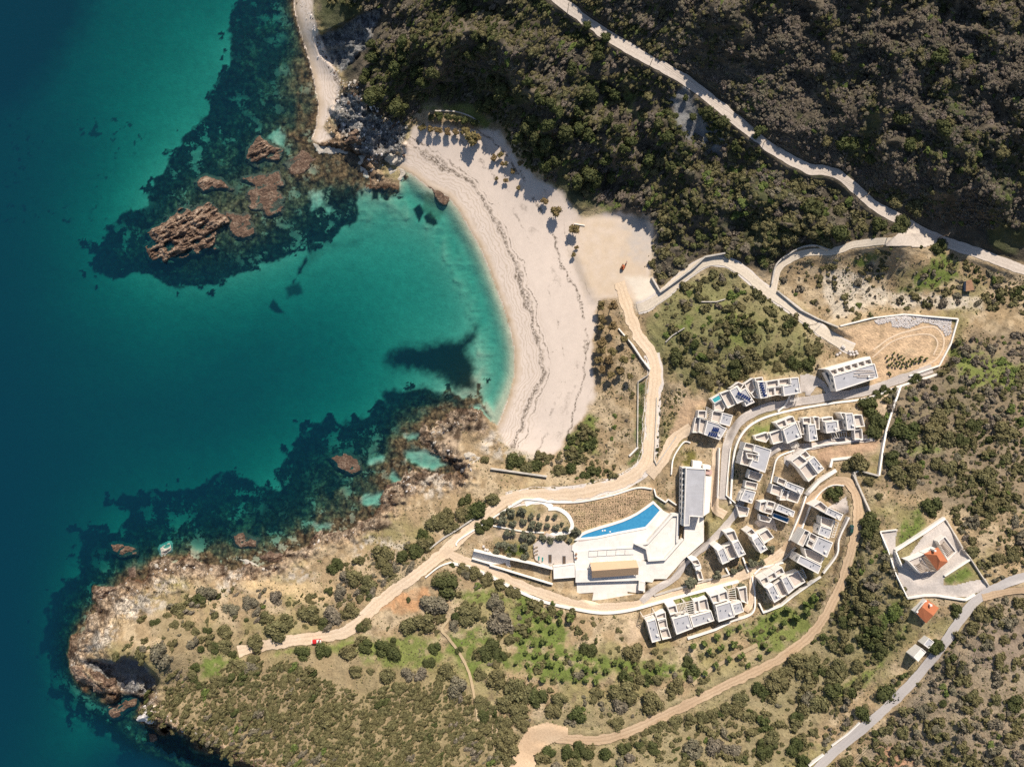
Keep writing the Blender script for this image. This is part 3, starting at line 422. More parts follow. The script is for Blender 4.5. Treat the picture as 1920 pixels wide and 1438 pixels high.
def ground_mat(name, fine, bmpd, beach=False, sharp=.5):
    m, nt, bs = new_mat(name); v = coords(nt)
    a = N(nt, 'ShaderNodeAttribute', attribute_name='col'); c = a.outputs['Color']
    n1 = noise(nt, v, 1.1, 6, .7); n2 = noise(nt, v, .25, 5, .65)
    k = mrange(nt, mth(nt, 'ADD', n1, n2), .65, 1.35, 1-fine, 1+fine)
    cc = N(nt, 'ShaderNodeVectorMath', operation='SCALE'); nt.links.new(c, cc.inputs[0]); nt.links.new(k, cc.inputs['Scale'])
    out = cc.outputs[0]
    if beach is None:
        rf = N(nt, 'ShaderNodeAttribute', attribute_name='reef').outputs['Fac']
        vo = N(nt, 'ShaderNodeTexVoronoi'); vo.inputs['Scale'].default_value = .42; vo.inputs['Randomness'].default_value = 1
        wp_ = N(nt, 'ShaderNodeVectorMath', operation='ADD'); nv = N(nt, 'ShaderNodeTexNoise'); nv.inputs['Scale'].default_value = .5; nt.links.new(v, nv.inputs['Vector'])
        sc2 = N(nt, 'ShaderNodeVectorMath', operation='SCALE'); sc2.inputs['Scale'].default_value = 3.0; nt.links.new(nv.outputs['Color'], sc2.inputs[0]); nt.links.new(v, wp_.inputs[0]); nt.links.new(sc2.outputs[0], wp_.inputs[1]); nt.links.new(wp_.outputs[0], vo.inputs['Vector'])
        lump = mrange(nt, vo.outputs['Distance'], .1, .85, 1.9, .18)
        fine2 = mrange(nt, noise(nt, v, .8, 6, .75), .35, .65, .35, 1.8)
        kk = mth(nt, 'MULTIPLY', lump, fine2); kk = mth(nt, 'ADD', 1.0, mth(nt, 'MULTIPLY', rf, mth(nt, 'SUBTRACT', kk, 1.0)))
        c3 = N(nt, 'ShaderNodeVectorMath', operation='SCALE'); nt.links.new(out, c3.inputs[0]); nt.links.new(kk, c3.inputs['Scale']); out = c3.outputs[0]
        gap = mth(nt, 'MULTIPLY', mth(nt, 'MULTIPLY', mrange(nt, noise(nt, v, .10, 5, .7), .56, .60, 0, .75), rf), mrange(nt, noise(nt, v, .025, 2), .45, .6, .15, 1))
        out = mixc(nt, gap, out, (.34, .34, .24))
    if not beach and beach is not None:
        rm_ = N(nt, 'ShaderNodeAttribute', attribute_name='rockm').outputs['Fac']
        vo = N(nt, 'ShaderNodeTexVoronoi', feature='DISTANCE_TO_EDGE'); vo.inputs['Scale'].default_value = .38
        wp_ = N(nt, 'ShaderNodeVectorMath', operation='ADD'); nv = N(nt, 'ShaderNodeTexNoise'); nv.inputs['Scale'].default_value = .3; nv.inputs['Detail'].default_value = 4; nt.links.new(v, nv.inputs['Vector'])
        sc2 = N(nt, 'ShaderNodeVectorMath', operation='SCALE'); sc2.inputs['Scale'].default_value = 5.0; nt.links.new(nv.outputs['Color'], sc2.inputs[0]); nt.links.new(v, wp_.inputs[0]); nt.links.new(sc2.outputs[0], wp_.inputs[1]); nt.links.new(wp_.outputs[0], vo.inputs['Vector'])
        crack = mrange(nt, vo.outputs['Distance'], .0, .12, .4, 1.12); fine2 = mrange(nt, noise(nt, v, .45, 6, .75), .38, .62, .5, 1.4)
        kk = mth(nt, 'ADD', 1.0, mth(nt, 'MULTIPLY', rm_, mth(nt, 'SUBTRACT', mth(nt, 'MULTIPLY', crack, fine2), 1.0)))
        c3 = N(nt, 'ShaderNodeVectorMath', operation='SCALE'); nt.links.new(out, c3.inputs[0]); nt.links.new(kk, c3.inputs['Scale']); out = c3.outputs[0]
    if beach:
        sh = N(nt, 'ShaderNodeAttribute', attribute_name='shore').outputs['Fac']
        nw = mrange(nt, noise(nt, v, .035, 3), .25, .75, -4.5, 4.5); nf = mrange(nt, noise(nt, v, .22, 3), .25, .75, -1.2, 1.2)
        s2 = mth(nt, 'ADD', mth(nt, 'ADD', sh, nw), nf)
        wet = mrange(nt, mth(nt, 'ADD', sh, nf), 0.6, 4.5, 1, 0)
        out = mixc(nt, mth(nt, 'MULTIPLY', wet, .8), out, (.42, .31, .20))
        # furrows along the shore
        wv = mth(nt, 'SINE', mth(nt, 'MULTIPLY', s2, 3.6)); band = mth(nt, 'MULTIPLY', mrange(nt, sh, 2, 5, 0, 1), mrange(nt, sh, 14, 20, 1, 0))
        out = mixc(nt, mth(nt, 'MULTIPLY', mrange(nt, wv, .2, 1, 0, .5), band), out, (.40, .31, .22))
        br = noise(nt, v, .09, 2); sp = noise(nt, v, .9, 4, .8)
        for c0, wd, lo, st in ((13.2, 1.7, .34, .95), (16.2, .6, .42, .8), (26.0, .9, .50, .6), (37.0, 1.0, .40, .95), (44.5, .5, .5, .6), (31.0, 3.0, .56, .35)):
            dd = mth(nt, 'ABSOLUTE', mth(nt, 'SUBTRACT', s2, c0)); ln = mrange(nt, dd, wd*.3, wd, 1, 0)
            brk = mth(nt, 'MULTIPLY', mrange(nt, br, lo, lo+.06, 0, 1), mrange(nt, sp, .42, .56, 0, 1))
            out = mixc(nt, mth(nt, 'MULTIPLY', mth(nt, 'MULTIPLY', ln, brk), st), out, (.13, .10, .075))
        # wheel marks of the turning place
        deb = mth(nt, 'MULTIPLY', mrange(nt, noise(nt, v, .7, 3, .7), .66, .70, 0, 1), mrange(nt, noise(nt, v, .05, 2), .5, .6, 0, .7))
        out = mixc(nt, deb, out, (.14, .11, .08))
    nt.links.new(out, bs.inputs['Base Color']); bs.inputs['Roughness'].default_value = .95; bs.inputs['Specular IOR Level'].default_value = .1
    bump(nt, bs, mth(nt, 'ADD', n1, mth(nt, 'MULTIPLY', n2, 2.0)), bmpd, sharp)
    return m
M = {}
def paved(name, col, w_, h_, line=.82):
    m = simple(name, col, .85, .09, .35, .008); nt = m.node_tree; bs = nt.nodes['Principled BSDF']; src = bs.inputs['Base Color'].links[0].from_socket
    br = N(nt, 'ShaderNodeTexBrick'); br.inputs['Scale'].default_value = 1; br.inputs['Brick Width'].default_value = w_; br.inputs['Row Height'].default_value = h_; br.inputs['Mortar Size'].default_value = .035
    br.inputs['Color1'].default_value = (1, 1, 1, 1); br.inputs['Color2'].default_value = (.94, .93, .92, 1); br.inputs['Mortar'].default_value = (line, line, line, 1); nt.links.new(coords(nt), br.inputs['Vector'])
    st = mrange(nt, noise(nt, coords(nt), .12, 5, .7), .35, .7, 1.04, .86); k = N(nt, 'ShaderNodeVectorMath', operation='SCALE'); nt.links.new(br.outputs['Color'], k.inputs[0]); nt.links.new(st, k.inputs['Scale'])
    nt.links.new(mixc(nt, 1.0, src, k.outputs[0], 'MULTIPLY'), bs.inputs['Base Color']); return m
M['ground'] = ground_mat('ground', .42, .55, sharp=.9); M['beach'] = ground_mat('beach_sand', .08, .035, beach=True); M['seabed'] = ground_mat('seabed', .22, .35, beach=None)
M['white'] = simple('white_render', (.82, .75, .67), .8, .07, .5, .01); M['roof'] = paved('grey_roofing', (.46, .445, .455), 6, 1.0, .9)
M['paving'] = paved('pale_paving', (.56, .48, .42), 1.2, 1.2); M['deck'] = paved('white_terrace', (.80, .735, .66), 2.4, 2.4, .86)
M['stone'] = simple('dry_stone', (.52, .46, .39), .95, .3, 1.2, .12); M['tile'] = paved('orange_tile', (.55, .185, .085), .45, .35, .6)
M['canvas'] = simple('ochre_sheet', (.56, .38, .235), .85, .05, .4, .01); M['metal'] = simple('grey_metal', (.30, .31, .33), .5, .1, 2, 0, .5)
M['glass'] = simple('dark_glass', (.03, .04, .05), .12, .2, 1, 0, .5); M['wood'] = simple('weathered_wood', (.30, .22, .15), .9, .25, 2, .02)
M['black'] = simple('black_rubber', (.03, .03, .03), .9, .1, 2, 0); M['red'] = simple('red_paint', (.60, .03, .03), .35, .06, 1, 0, .5)
M['green_paint'] = simple('dark_green_paint', (.02, .06, .045), .3, .06, 1, 0, .5); M['orange'] = simple('rusty_orange_paint', (.42, .10, .03), .5, .2, 2, 0, .4)
M['teal_fab'] = simple('teal_fabric', (.03, .22, .20), .9, .1, 3, 0); M['soil'] = simple('dark_soil', (.10, .07, .05), .95, .3, 2, .05); M['blue_paint'] = simple('blue_paint', (.04, .16, .42), .5, .1, 1, 0)
M['rust'] = simple('rusty_sheet', (.34, .19, .11), .9, .35, .8, .02)
def solar_mat():
    m, nt, bs = new_mat('solar_cells'); v = coords(nt)
    bs.inputs['Base Color'].default_value = (.015, .032, .12, 1); bs.inputs['Roughness'].default_value = .25
    return m
M['solar'] = solar_mat()
def pool_mat():
    m, nt, bs = new_mat('pool_water'); v = coords(nt); n = noise(nt, v, .8, 3)
    g = N(nt, 'ShaderNodeAttribute', attribute_name='pool_depth')
    c = mixc(nt, mrange(nt, n, .3, .7, 0, 1), (.04, .225, .41), (.06, .29, .48)); nt.links.new(c, bs.inputs['Base Color']); bs.inputs['Roughness'].default_value = .05
    bump(nt, bs, n, .02, .3); return m
M['pool'] = pool_mat()
M['pool_teal'] = simple('teal_pool_water', (.06, .34, .36), .06, .08, .8, .01, .5); M['pool_dark'] = simple('dark_blue_pool_water', (.02, .12, .25), .06, .08, .8, .01, .5)  # teal water for the small villa pool, dark blue for the long one
def road_mat(name, c1, c2, rut, fine=.18):
    m, nt, bs = new_mat(name); v = coords(nt)
    uv = N(nt, 'ShaderNodeUVMap').outputs[0]; sp = N(nt, 'ShaderNodeSeparateXYZ'); nt.links.new(uv, sp.inputs[0])
    mp = N(nt, 'ShaderNodeMapping'); mp.inputs['Scale'].default_value = (.035, 6, 1); nt.links.new(uv, mp.inputs['Vector'])
    st = noise(nt, mp.outputs[0], 1.0, 5, .65); n1 = noise(nt, v, 1.4, 5, .7); n2 = noise(nt, v, .09, 4, .6)
    f = mrange(nt, mth(nt, 'ADD', mth(nt, 'MULTIPLY', st, 1.3), n2), .75, 1.55, 0, 1)
    c = mixc(nt, f, c1, c2)
    k = mrange(nt, n1, .3, .7, 1-fine, 1+fine)
    tr = mth(nt, 'ABSOLUTE', mth(nt, 'SUBTRACT', mth(nt, 'ABSOLUTE', mth(nt, 'SUBTRACT', sp.outputs[1], .5)), .19))
    rt = mth(nt, 'MULTIPLY', mrange(nt, tr, .03, .10, 1, 0), rut)
    c = mixc(nt, rt, c, tuple(x*.72 for x in c1))
    cc = N(nt, 'ShaderNodeVectorMath', operation='SCALE'); nt.links.new(c, cc.inputs[0]); nt.links.new(k, cc.inputs['Scale'])
    nt.links.new(cc.outputs[0], bs.inputs['Base Color']); bs.inputs['Roughness'].default_value = .95; bs.inputs['Specular IOR Level'].default_value = .1
    bump(nt, bs, n1, .06); return m
M['gravel'] = road_mat('pale_gravel_road', (.52, .43, .35), (.60, .51, .43), .25); M['gravel2'] = road_mat('sandy_gravel_road', (.58, .48, .37), (.66, .56, .44), .25)
M['dirt'] = road_mat('orange_dirt_road', (.60, .44, .29), (.72, .56, .41), .25); M['dirt2'] = road_mat('brown_dirt_track', (.46, .31, .19), (.56, .41, .27), .4)
M['concrete'] = road_mat('pale_concrete_lane', (.42, .37, .33), (.52, .45, .40), .1); M['asphalt'] = road_mat('grey_asphalt', (.43, .385, .355), (.48, .43, .40), .12, .08); M['faint'] = road_mat('trodden_earth', (.40, .29, .17), (.47, .36, .22), .2)
def water_mat():
    m, nt, bs = new_mat('sea_water'); nt.nodes.remove(bs); out = nt.nodes['Material Output']
    d = N(nt, 'ShaderNodeAttribute', attribute_name='depth').outputs['Fac']
    tv = N(nt, 'ShaderNodeCombineXYZ'); bv = N(nt, 'ShaderNodeCombineXYZ')
    for i, (k, b) in enumerate(((.42, .001), (.127, .028), (.132, .050))):
        T = mth(nt, 'POWER', math.exp(-k), d)
        nt.links.new(T, tv.inputs[i]); nt.links.new(mth(nt, 'MULTIPLY', mth(nt, 'SUBTRACT', 1, T), b), bv.inputs[i])
    tr = N(nt, 'ShaderNodeBsdfTransparent'); nt.links.new(tv.outputs[0], tr.inputs[0])
    df = N(nt, 'ShaderNodeBsdfDiffuse'); nt.links.new(bv.outputs[0], df.inputs[0])
    ad = N(nt, 'ShaderNodeAddShader'); nt.links.new(tr.outputs[0], ad.inputs[0]); nt.links.new(df.outputs[0], ad.inputs[1])
    gl = N(nt, 'ShaderNodeBsdfGlossy'); gl.inputs['Roughness'].default_value = .08
    v = coords(nt); bp = N(nt, 'ShaderNodeBump'); bp.inputs['Distance'].default_value = .5; bp.inputs['Strength'].default_value = .6
    nt.links.new(mth(nt, 'ADD', noise(nt, v, .5, 4), noise(nt, v, .12, 3)), bp.inputs['Height']); nt.links.new(bp.outputs[0], gl.inputs['Normal'])
    mx = N(nt, 'ShaderNodeMixShader'); mx.inputs[0].default_value = .03
    nt.links.new(ad.outputs[0], mx.inputs[1]); nt.links.new(gl.outputs[0], mx.inputs[2]); nt.links.new(mx.outputs[0], out.inputs[0])
    return m
M['water'] = water_mat()
def leaf_mat(name, c1, c2, c3):
    m, nt, bs = new_mat(name)
    t = N(nt, 'ShaderNodeAttribute', attribute_name='tint').outputs['Fac']; o = N(nt, 'ShaderNodeObjectInfo').outputs['Random']
    c = mixc(nt, t, c1, c2); c = mixc(nt, mth(nt, 'MULTIPLY', o, .55), c, c3)
    n = noise(nt, coords(nt), 7, 2); k = mrange(nt, n, .3, .7, .75, 1.25)
    cc = N(nt, 'ShaderNodeVectorMath', operation='SCALE'); nt.links.new(c, cc.inputs[0]); nt.links.new(k, cc.inputs['Scale'])
    nt.links.new(cc.outputs[0], bs.inputs['Base Color']); bs.inputs['Roughness'].default_value = .8; bs.inputs['Specular IOR Level'].default_value = .15
    return m
LEAF = {'dark': leaf_mat('dark_green_leaves', (.040, .050, .016), (.105, .115, .038), (.090, .085, .035)), 'olive': leaf_mat('olive_leaves', (.085, .080, .034), (.200, .178, .080), (.17, .135, .062)),
        'grey': leaf_mat('grey_brown_twigs', (.115, .092, .066), (.255, .208, .15), (.16, .15, .085)), 'green': leaf_mat('bright_green_leaves', (.060, .090, .022), (.17, .20, .050), (.12, .13, .045)),
        'heath': leaf_mat('dark_heath', (.095, .072, .056), (.24, .19, .15), (.14, .125, .075)), 'rust': leaf_mat('rusty_tamarisk_leaves', (.12, .08, .035), (.30, .20, .095), (.16, .15, .055)), 'silver': leaf_mat('silver_olive_leaves', (.085, .088, .055), (.21, .20, .13), (.15, .145, .09))}
def sea_rock_mat():
    m, nt, bs = new_mat('brown_sea_rock'); v = coords(nt); sp = N(nt, 'ShaderNodeSeparateXYZ'); nt.links.new(v, sp.inputs[0])
    n1 = noise(nt, v, .22, 6, .7); n2 = noise(nt, v, 1.1, 5, .7)
    cr = N(nt, 'ShaderNodeValToRGB'); nt.links.new(mth(nt, 'ADD', mth(nt, 'MULTIPLY', n1, .6), mth(nt, 'MULTIPLY', n2, .4)), cr.inputs[0])
    e = cr.color_ramp.elements; e[0].position = .40; e[0].color = (.035, .022, .015, 1); e[1].position = .61; e[1].color = (.46, .34, .24, 1); q = e.new(.50); q.color = (.17, .10, .062, 1)
    wet = mrange(nt, mth(nt, 'ADD', sp.outputs[2], mth(nt, 'MULTIPLY', n2, 1.4)), .5, 1.9, 1, 0)
    nt.links.new(mixc(nt, mth(nt, 'MULTIPLY', wet, .8), cr.outputs[0], (.085, .045, .026)), bs.inputs['Base Color']); bs.inputs['Roughness'].default_value = .85
    bump(nt, bs, mth(nt, 'ADD', n1, n2), .6, 1.0); return m
M['rockA'] = sea_rock_mat()
M['rockB'] = simple('pale_rock', (.46, .40, .33), .9, .3, 1.0, .25); M['rockW'] = simple('white_rubble', (.60, .54, .50), .9, .2, 1.0, .1)
# ------------------------------------------------------------------ mesh helpers
def mesh_obj(name, verts, faces, mats, parent=None, fm=None, smooth=False):
    me = bpy.data.meshes.new(name); me.from_pydata([tuple(map(float, v)) for v in verts], [], faces)
    for m in (mats if isinstance(mats, (list, tuple)) else [mats]): me.materials.append(m)
    if fm is not None: me.polygons.foreach_set('material_index', np.array(fm, np.int32))
    if smooth: me.polygons.foreach_set('use_smooth', np.ones(len(faces), bool))
    me.update(); o = bpy.data.objects.new(name, me); COL.objects.link(o)
    if parent is not None: o.parent = parent
    return o
def np_mesh(name, V, F, mat, smooth=True, fattr=None, cattr=None):
    me = bpy.data.meshes.new(name); k = F.shape[1]
    me.vertices.add(len(V)); me.vertices.foreach_set('co', V.astype(np.float32).ravel())
    me.loops.add(F.size); me.loops.foreach_set('vertex_index', F.astype(np.int32).ravel())
    me.polygons.add(len(F)); me.polygons.foreach_set('loop_start', np.arange(0, F.size, k, dtype=np.int32))
    me.polygons.foreach_set('use_smooth', np.full(len(F), smooth))
    me.update(calc_edges=True)
    for n_, a in (fattr or {}).items():
        at = me.attributes.new(n_, 'FLOAT', 'POINT'); at.data.foreach_set('value', a.astype(np.float32).ravel())
    for n_, a in (cattr or {}).items():
        at = me.attributes.new(n_, 'FLOAT_COLOR', 'POINT'); at.data.foreach_set('color', np.c_[a, np.ones(len(a))].astype(np.float32).ravel())
    me.materials.append(mat); o = bpy.data.objects.new(name, me); COL.objects.link(o); return o
def tag(o, label=None, cat=None, group=None, kind=None):
    if label: o['label'] = label
    if cat: o['category'] = cat
    if group: o['group'] = group
    if kind: o['kind'] = kind
    return o
def empty(name, x, y, z, rz=0):
    o = bpy.data.objects.new(name, None); COL.objects.link(o); o.location = W(x, y, z); o.rotation_euler = (0, 0, rz); o.empty_display_size = .5; return o
def ground_z(x, y): return float(samp(H, x, y))
# ------------------------------------------------------------------ terrain, beach, sea bed, sea
PX, PY, PZ = W(GX, GY, H); PV = np.stack([PX, PY, PZ], -1).reshape(-1, 3)
idx = np.arange(NYG*NXG).reshape(NYG, NXG)
FQ = np.stack([idx[1:, :-1], idx[1:, 1:], idx[:-1, 1:], idx[:-1, :-1]], -1).reshape(-1, 4)
fh = H.ravel()[FQ].min(1); fs = SANDW.ravel()[FQ].max(1)
cls = np.where(fh < 0, 0, np.where(fs > .5, 1, 2))
shore = np.minimum(db, 400)*S; shore = np.where(fC < fB, dc*S, shore).ravel(); colf = Cc.reshape(-1, 3)
for k, nm, mt in ((0, 'seabed', M['seabed']), (1, 'beach', M['beach']), (2, 'hillside', M['ground'])):
    F = FQ[cls == k]; u, inv = np.unique(F, return_inverse=True)
    o = np_mesh(nm, PV[u], inv.reshape(-1, 4), mt, True, {'shore': shore[u], 'reef': REEFM.ravel()[u], 'rockm': ROCKM.ravel()[u]}, {'col': colf[u]}); tag(o, kind='structure')
fsea = H.ravel()[FQ].min(1) < 0
F = FQ[fsea]; u, inv = np.unique(F, return_inverse=True)
wv = np.stack(W(GX.ravel()[u], GY.ravel()[u], 0*u), -1)
dsm = np.maximum(-H, 0).ravel()[u]
tag(np_mesh('sea', wv, inv.reshape(-1, 4), M['water'], True, {'depth': dsm}), kind='structure')
# ------------------------------------------------------------------ road sheets
def road(name, s, wpx, mt, lift, seed):
    rag = 1.7 if 'dirt' in mt.name or 'earth' in mt.name else 1.0
    p = spline(Q(0, s), 4.0); t = np.gradient(p, axis=0); t /= np.hypot(t[:, 0], t[:, 1])[:, None]; nrm = np.c_[-t[:, 1], t[:, 0]]
    nc = 7; us = np.linspace(-1, 1, nc); L = np.r_[0, np.cumsum(np.hypot(*np.diff(p, axis=0).T))]
    e1 = (fbm(L, L*0+seed, 18/rag, seed, 4)-.5)*wpx*.28*rag; e2 = (fbm(L, L*0+seed+50, 18/rag, seed+3, 4)-.5)*wpx*.28*rag
    V = []; UV = []
    for i in range(len(p)):
        for j, uu in enumerate(us):
            off = uu*wpx*.5+(e1[i] if uu > 0 else -e2[i])*abs(uu)
            x, y = p[i]+nrm[i]*off; V.append(W(x, y, ground_z(x, y)+lift)); UV.append((L[i]*S, j/(nc-1)))
    F = [(i*nc+j, (i+1)*nc+j, (i+1)*nc+j+1, i*nc+j+1) for i in range(len(p)-1) for j in range(nc-1)]
    o = mesh_obj(name, V, F, mt, smooth=True); uvl = o.data.uv_layers.new(name='UVMap')
    for lp in o.data.loops: uvl.data[lp.index].uv = UV[lp.vertex_index]
    # outward faces up
    if o.data.polygons[0].normal.z < 0: o.data.flip_normals()
    return tag(o, kind='structure')
M['shoulder'] = road_mat('pale_gravel_shoulder', (.58, .50, .44), (.68, .60, .53), 0)
M['sandtrack'] = road_mat('wheel_marked_sand', (.46, .37, .28), (.54, .44, .34), .3); M['orangetrack'] = road_mat('wheel_marked_earth', (.66, .49, .33), (.70, .54, .39), .3)
def Z2(z, s): return ' '.join('%.1f,%.1f' % tuple(p) for p in Q(z, s))
for k_, (z_, s_, w_, m_) in enumerate((('mid', '1110,1180 1260,1080 1420,1030 1560,1010 1630,1080 1630,1170 1570,1260 1450,1320', 3.2, 'orangetrack'), ('mid', '1100,1240 1250,1120 1420,1070 1540,1070 1590,1130 1560,1220', 2.6, 'orangetrack'))): road('wheel_track', Z2(z_, s_), w_, M[m_], .10+.014*k_, 700+k_)
for s_, w_ in ((ROADS[3][1][ROADS[3][1].index('1222,664'):ROADS[3][1].index(' 912,966')], 31), (ROADS[2][1], 22)): road('road_shoulder', s_, w_, M['shoulder'], .06, 300+w_)
for i, (nm, s, wpx, mk) in enumerate(ROADS): road(nm, s, wpx, M[mk], .16+.03*i, 200+i*7)
# ------------------------------------------------------------------ solid builder
class MB:
    def __init__(s): s.v = []; s.f = []; s.m = []
    def add(s, V, F, m=0):
        k = len(s.v); s.v += [tuple(map(float, q)) for q in V]; s.f += [tuple(i+k for i in f) for f in F]; s.m += [m]*len(F)
    def box(s, cx, cy, z0, z1, lx, ly, rz=0, m=0, taper=1.0):
        c, n = math.cos(rz), math.sin(rz); V = []
        for z, t in ((z0, 1), (z1, taper)):
            for ux, uy in ((-1, -1), (1, -1), (1, 1), (-1, 1)):
                x, y = ux*lx/2*t, uy*ly/2*t; V.append((cx+x*c-y*n, cy+x*n+y*c, z))
        s.add(V, [(3, 2, 1, 0), (4, 5, 6, 7), (0, 1, 5, 4), (1, 2, 6, 5), (2, 3, 7, 6), (3, 0, 4, 7)], m)
    def prism(s, P, z0, z1, m=0, top=True, mt=None):
        n = len(P); V = [(x, y, z0) for x, y in P]+[(x, y, z1) for x, y in P]
        s.add(V, [(i, (i+1) % n, n+(i+1) % n, n+i) for i in range(n)], m)
        if top: s.add([(x, y, z1) for x, y in P], [tuple(range(n))], m if mt is None else mt)
    def ring(s, P, I, z0, z1, zf, m=0):
        n = len(P); V = [(x, y, z0) for x, y in P]+[(x, y, z1) for x, y in P]+[(x, y, z1) for x, y in I]+[(x, y, zf) for x, y in I]
        F = []
        for i in range(n):
            j = (i+1) % n; F += [(i, j, n+j, n+i), (n+i, n+j, 2*n+j, 2*n+i), (2*n+i, 2*n+j, 3*n+j, 3*n+i)]
        s.add(V, F, m)
    def cyl(s, a, b, r0, r1, n=8, m=0):
        a = Vector(a); b = Vector(b); d_ = (b-a).normalized(); u = d_.orthogonal().normalized(); w_ = d_.cross(u); V = []
        for p, r in ((a, r0), (b, r1)):
            for i in range(n):
                t = 2*math.pi*i/n; V.append(p+u*math.cos(t)*r+w_*math.sin(t)*r)
        s.add(V, [(i, (i+1) % n, n+(i+1) % n, n+i) for i in range(n)]+[tuple(range(n))[::-1], tuple(range(n, 2*n))], m)
    def build(s, name, mats, root=None, world=True, smooth=False):
        V = s.v
        if root is not None and world:
            L = root.location; V = [(x-L.x, y-L.y, z-L.z) for x, y, z in V]
        return mesh_obj(name, V, s.f, mats, root, s.m, smooth)
def wpoly(z, s, zt):
    P = Q(z, s) if isinstance(s, str) else s
    P = [W(x, y, zt)[:2] for x, y in P]
    a = sum(P[i][0]*P[(i+1) % len(P)][1]-P[(i+1) % len(P)][0]*P[i][1] for i in range(len(P)))
    return P if a > 0 else P[::-1]
def inset(P, t):
    n = len(P); out = []
    for i in range(n):
        p0, p1, p2 = (Vector(P[i-1]), Vector(P[i]), Vector(P[(i+1) % n])); a = (p1-p0).normalized(); b = (p2-p1).normalized()
        na = Vector((-a.y, a.x)); nb = Vector((-b.y, b.x)); k = na+nb; L = max(k.length_squared, .35); out.append(tuple(p1+k*(2*t/L)))
    return out
def cen(P): return (sum(p[0] for p in P)/len(P), sum(p[1] for p in P)/len(P))
# shared window mesh: frame with a dark pane, faces -Y
def window_mesh(wd, ht):
    b = MB(); f = .09
    for x0, x1, z0, z1 in ((-wd/2, wd/2, 0, f), (-wd/2, wd/2, ht-f, ht), (-wd/2, -wd/2+f, f, ht-f), (wd/2-f, wd/2, f, ht-f), (-f/3, f/3, f, ht-f)):
        b.box((x0+x1)/2, -.04, z0, z1, x1-x0, .10, 0, 0)
    b.box(0, -.012, f, ht-f, wd-2*f, .05, 0, 1)
    me = bpy.data.meshes.new('window'); me.from_pydata(b.v, [], b.f); me.materials.append(M['metal']); me.materials.append(M['glass'])
    me.polygons.foreach_set('material_index', np.array(b.m, np.int32)); return me
WIN = window_mesh(1.5, 1.4); DOOR = window_mesh(1.9, 2.2)
def put_mesh(name, me, root, x, y, z, rz):
    o = bpy.data.objects.new(name, me); COL.objects.link(o); o.parent = root
    o.location = (x-root.location.x, y-root.location.y, z-root.location.z); o.rotation_euler = (0, 0, rz); return o
def quadlerp(P, u, v):
    a, b, c, d_ = (Vector(p) for p in P); return a*(1-u)*(1-v)+b*u*(1-v)+c*u*v+d_*(1-u)*v
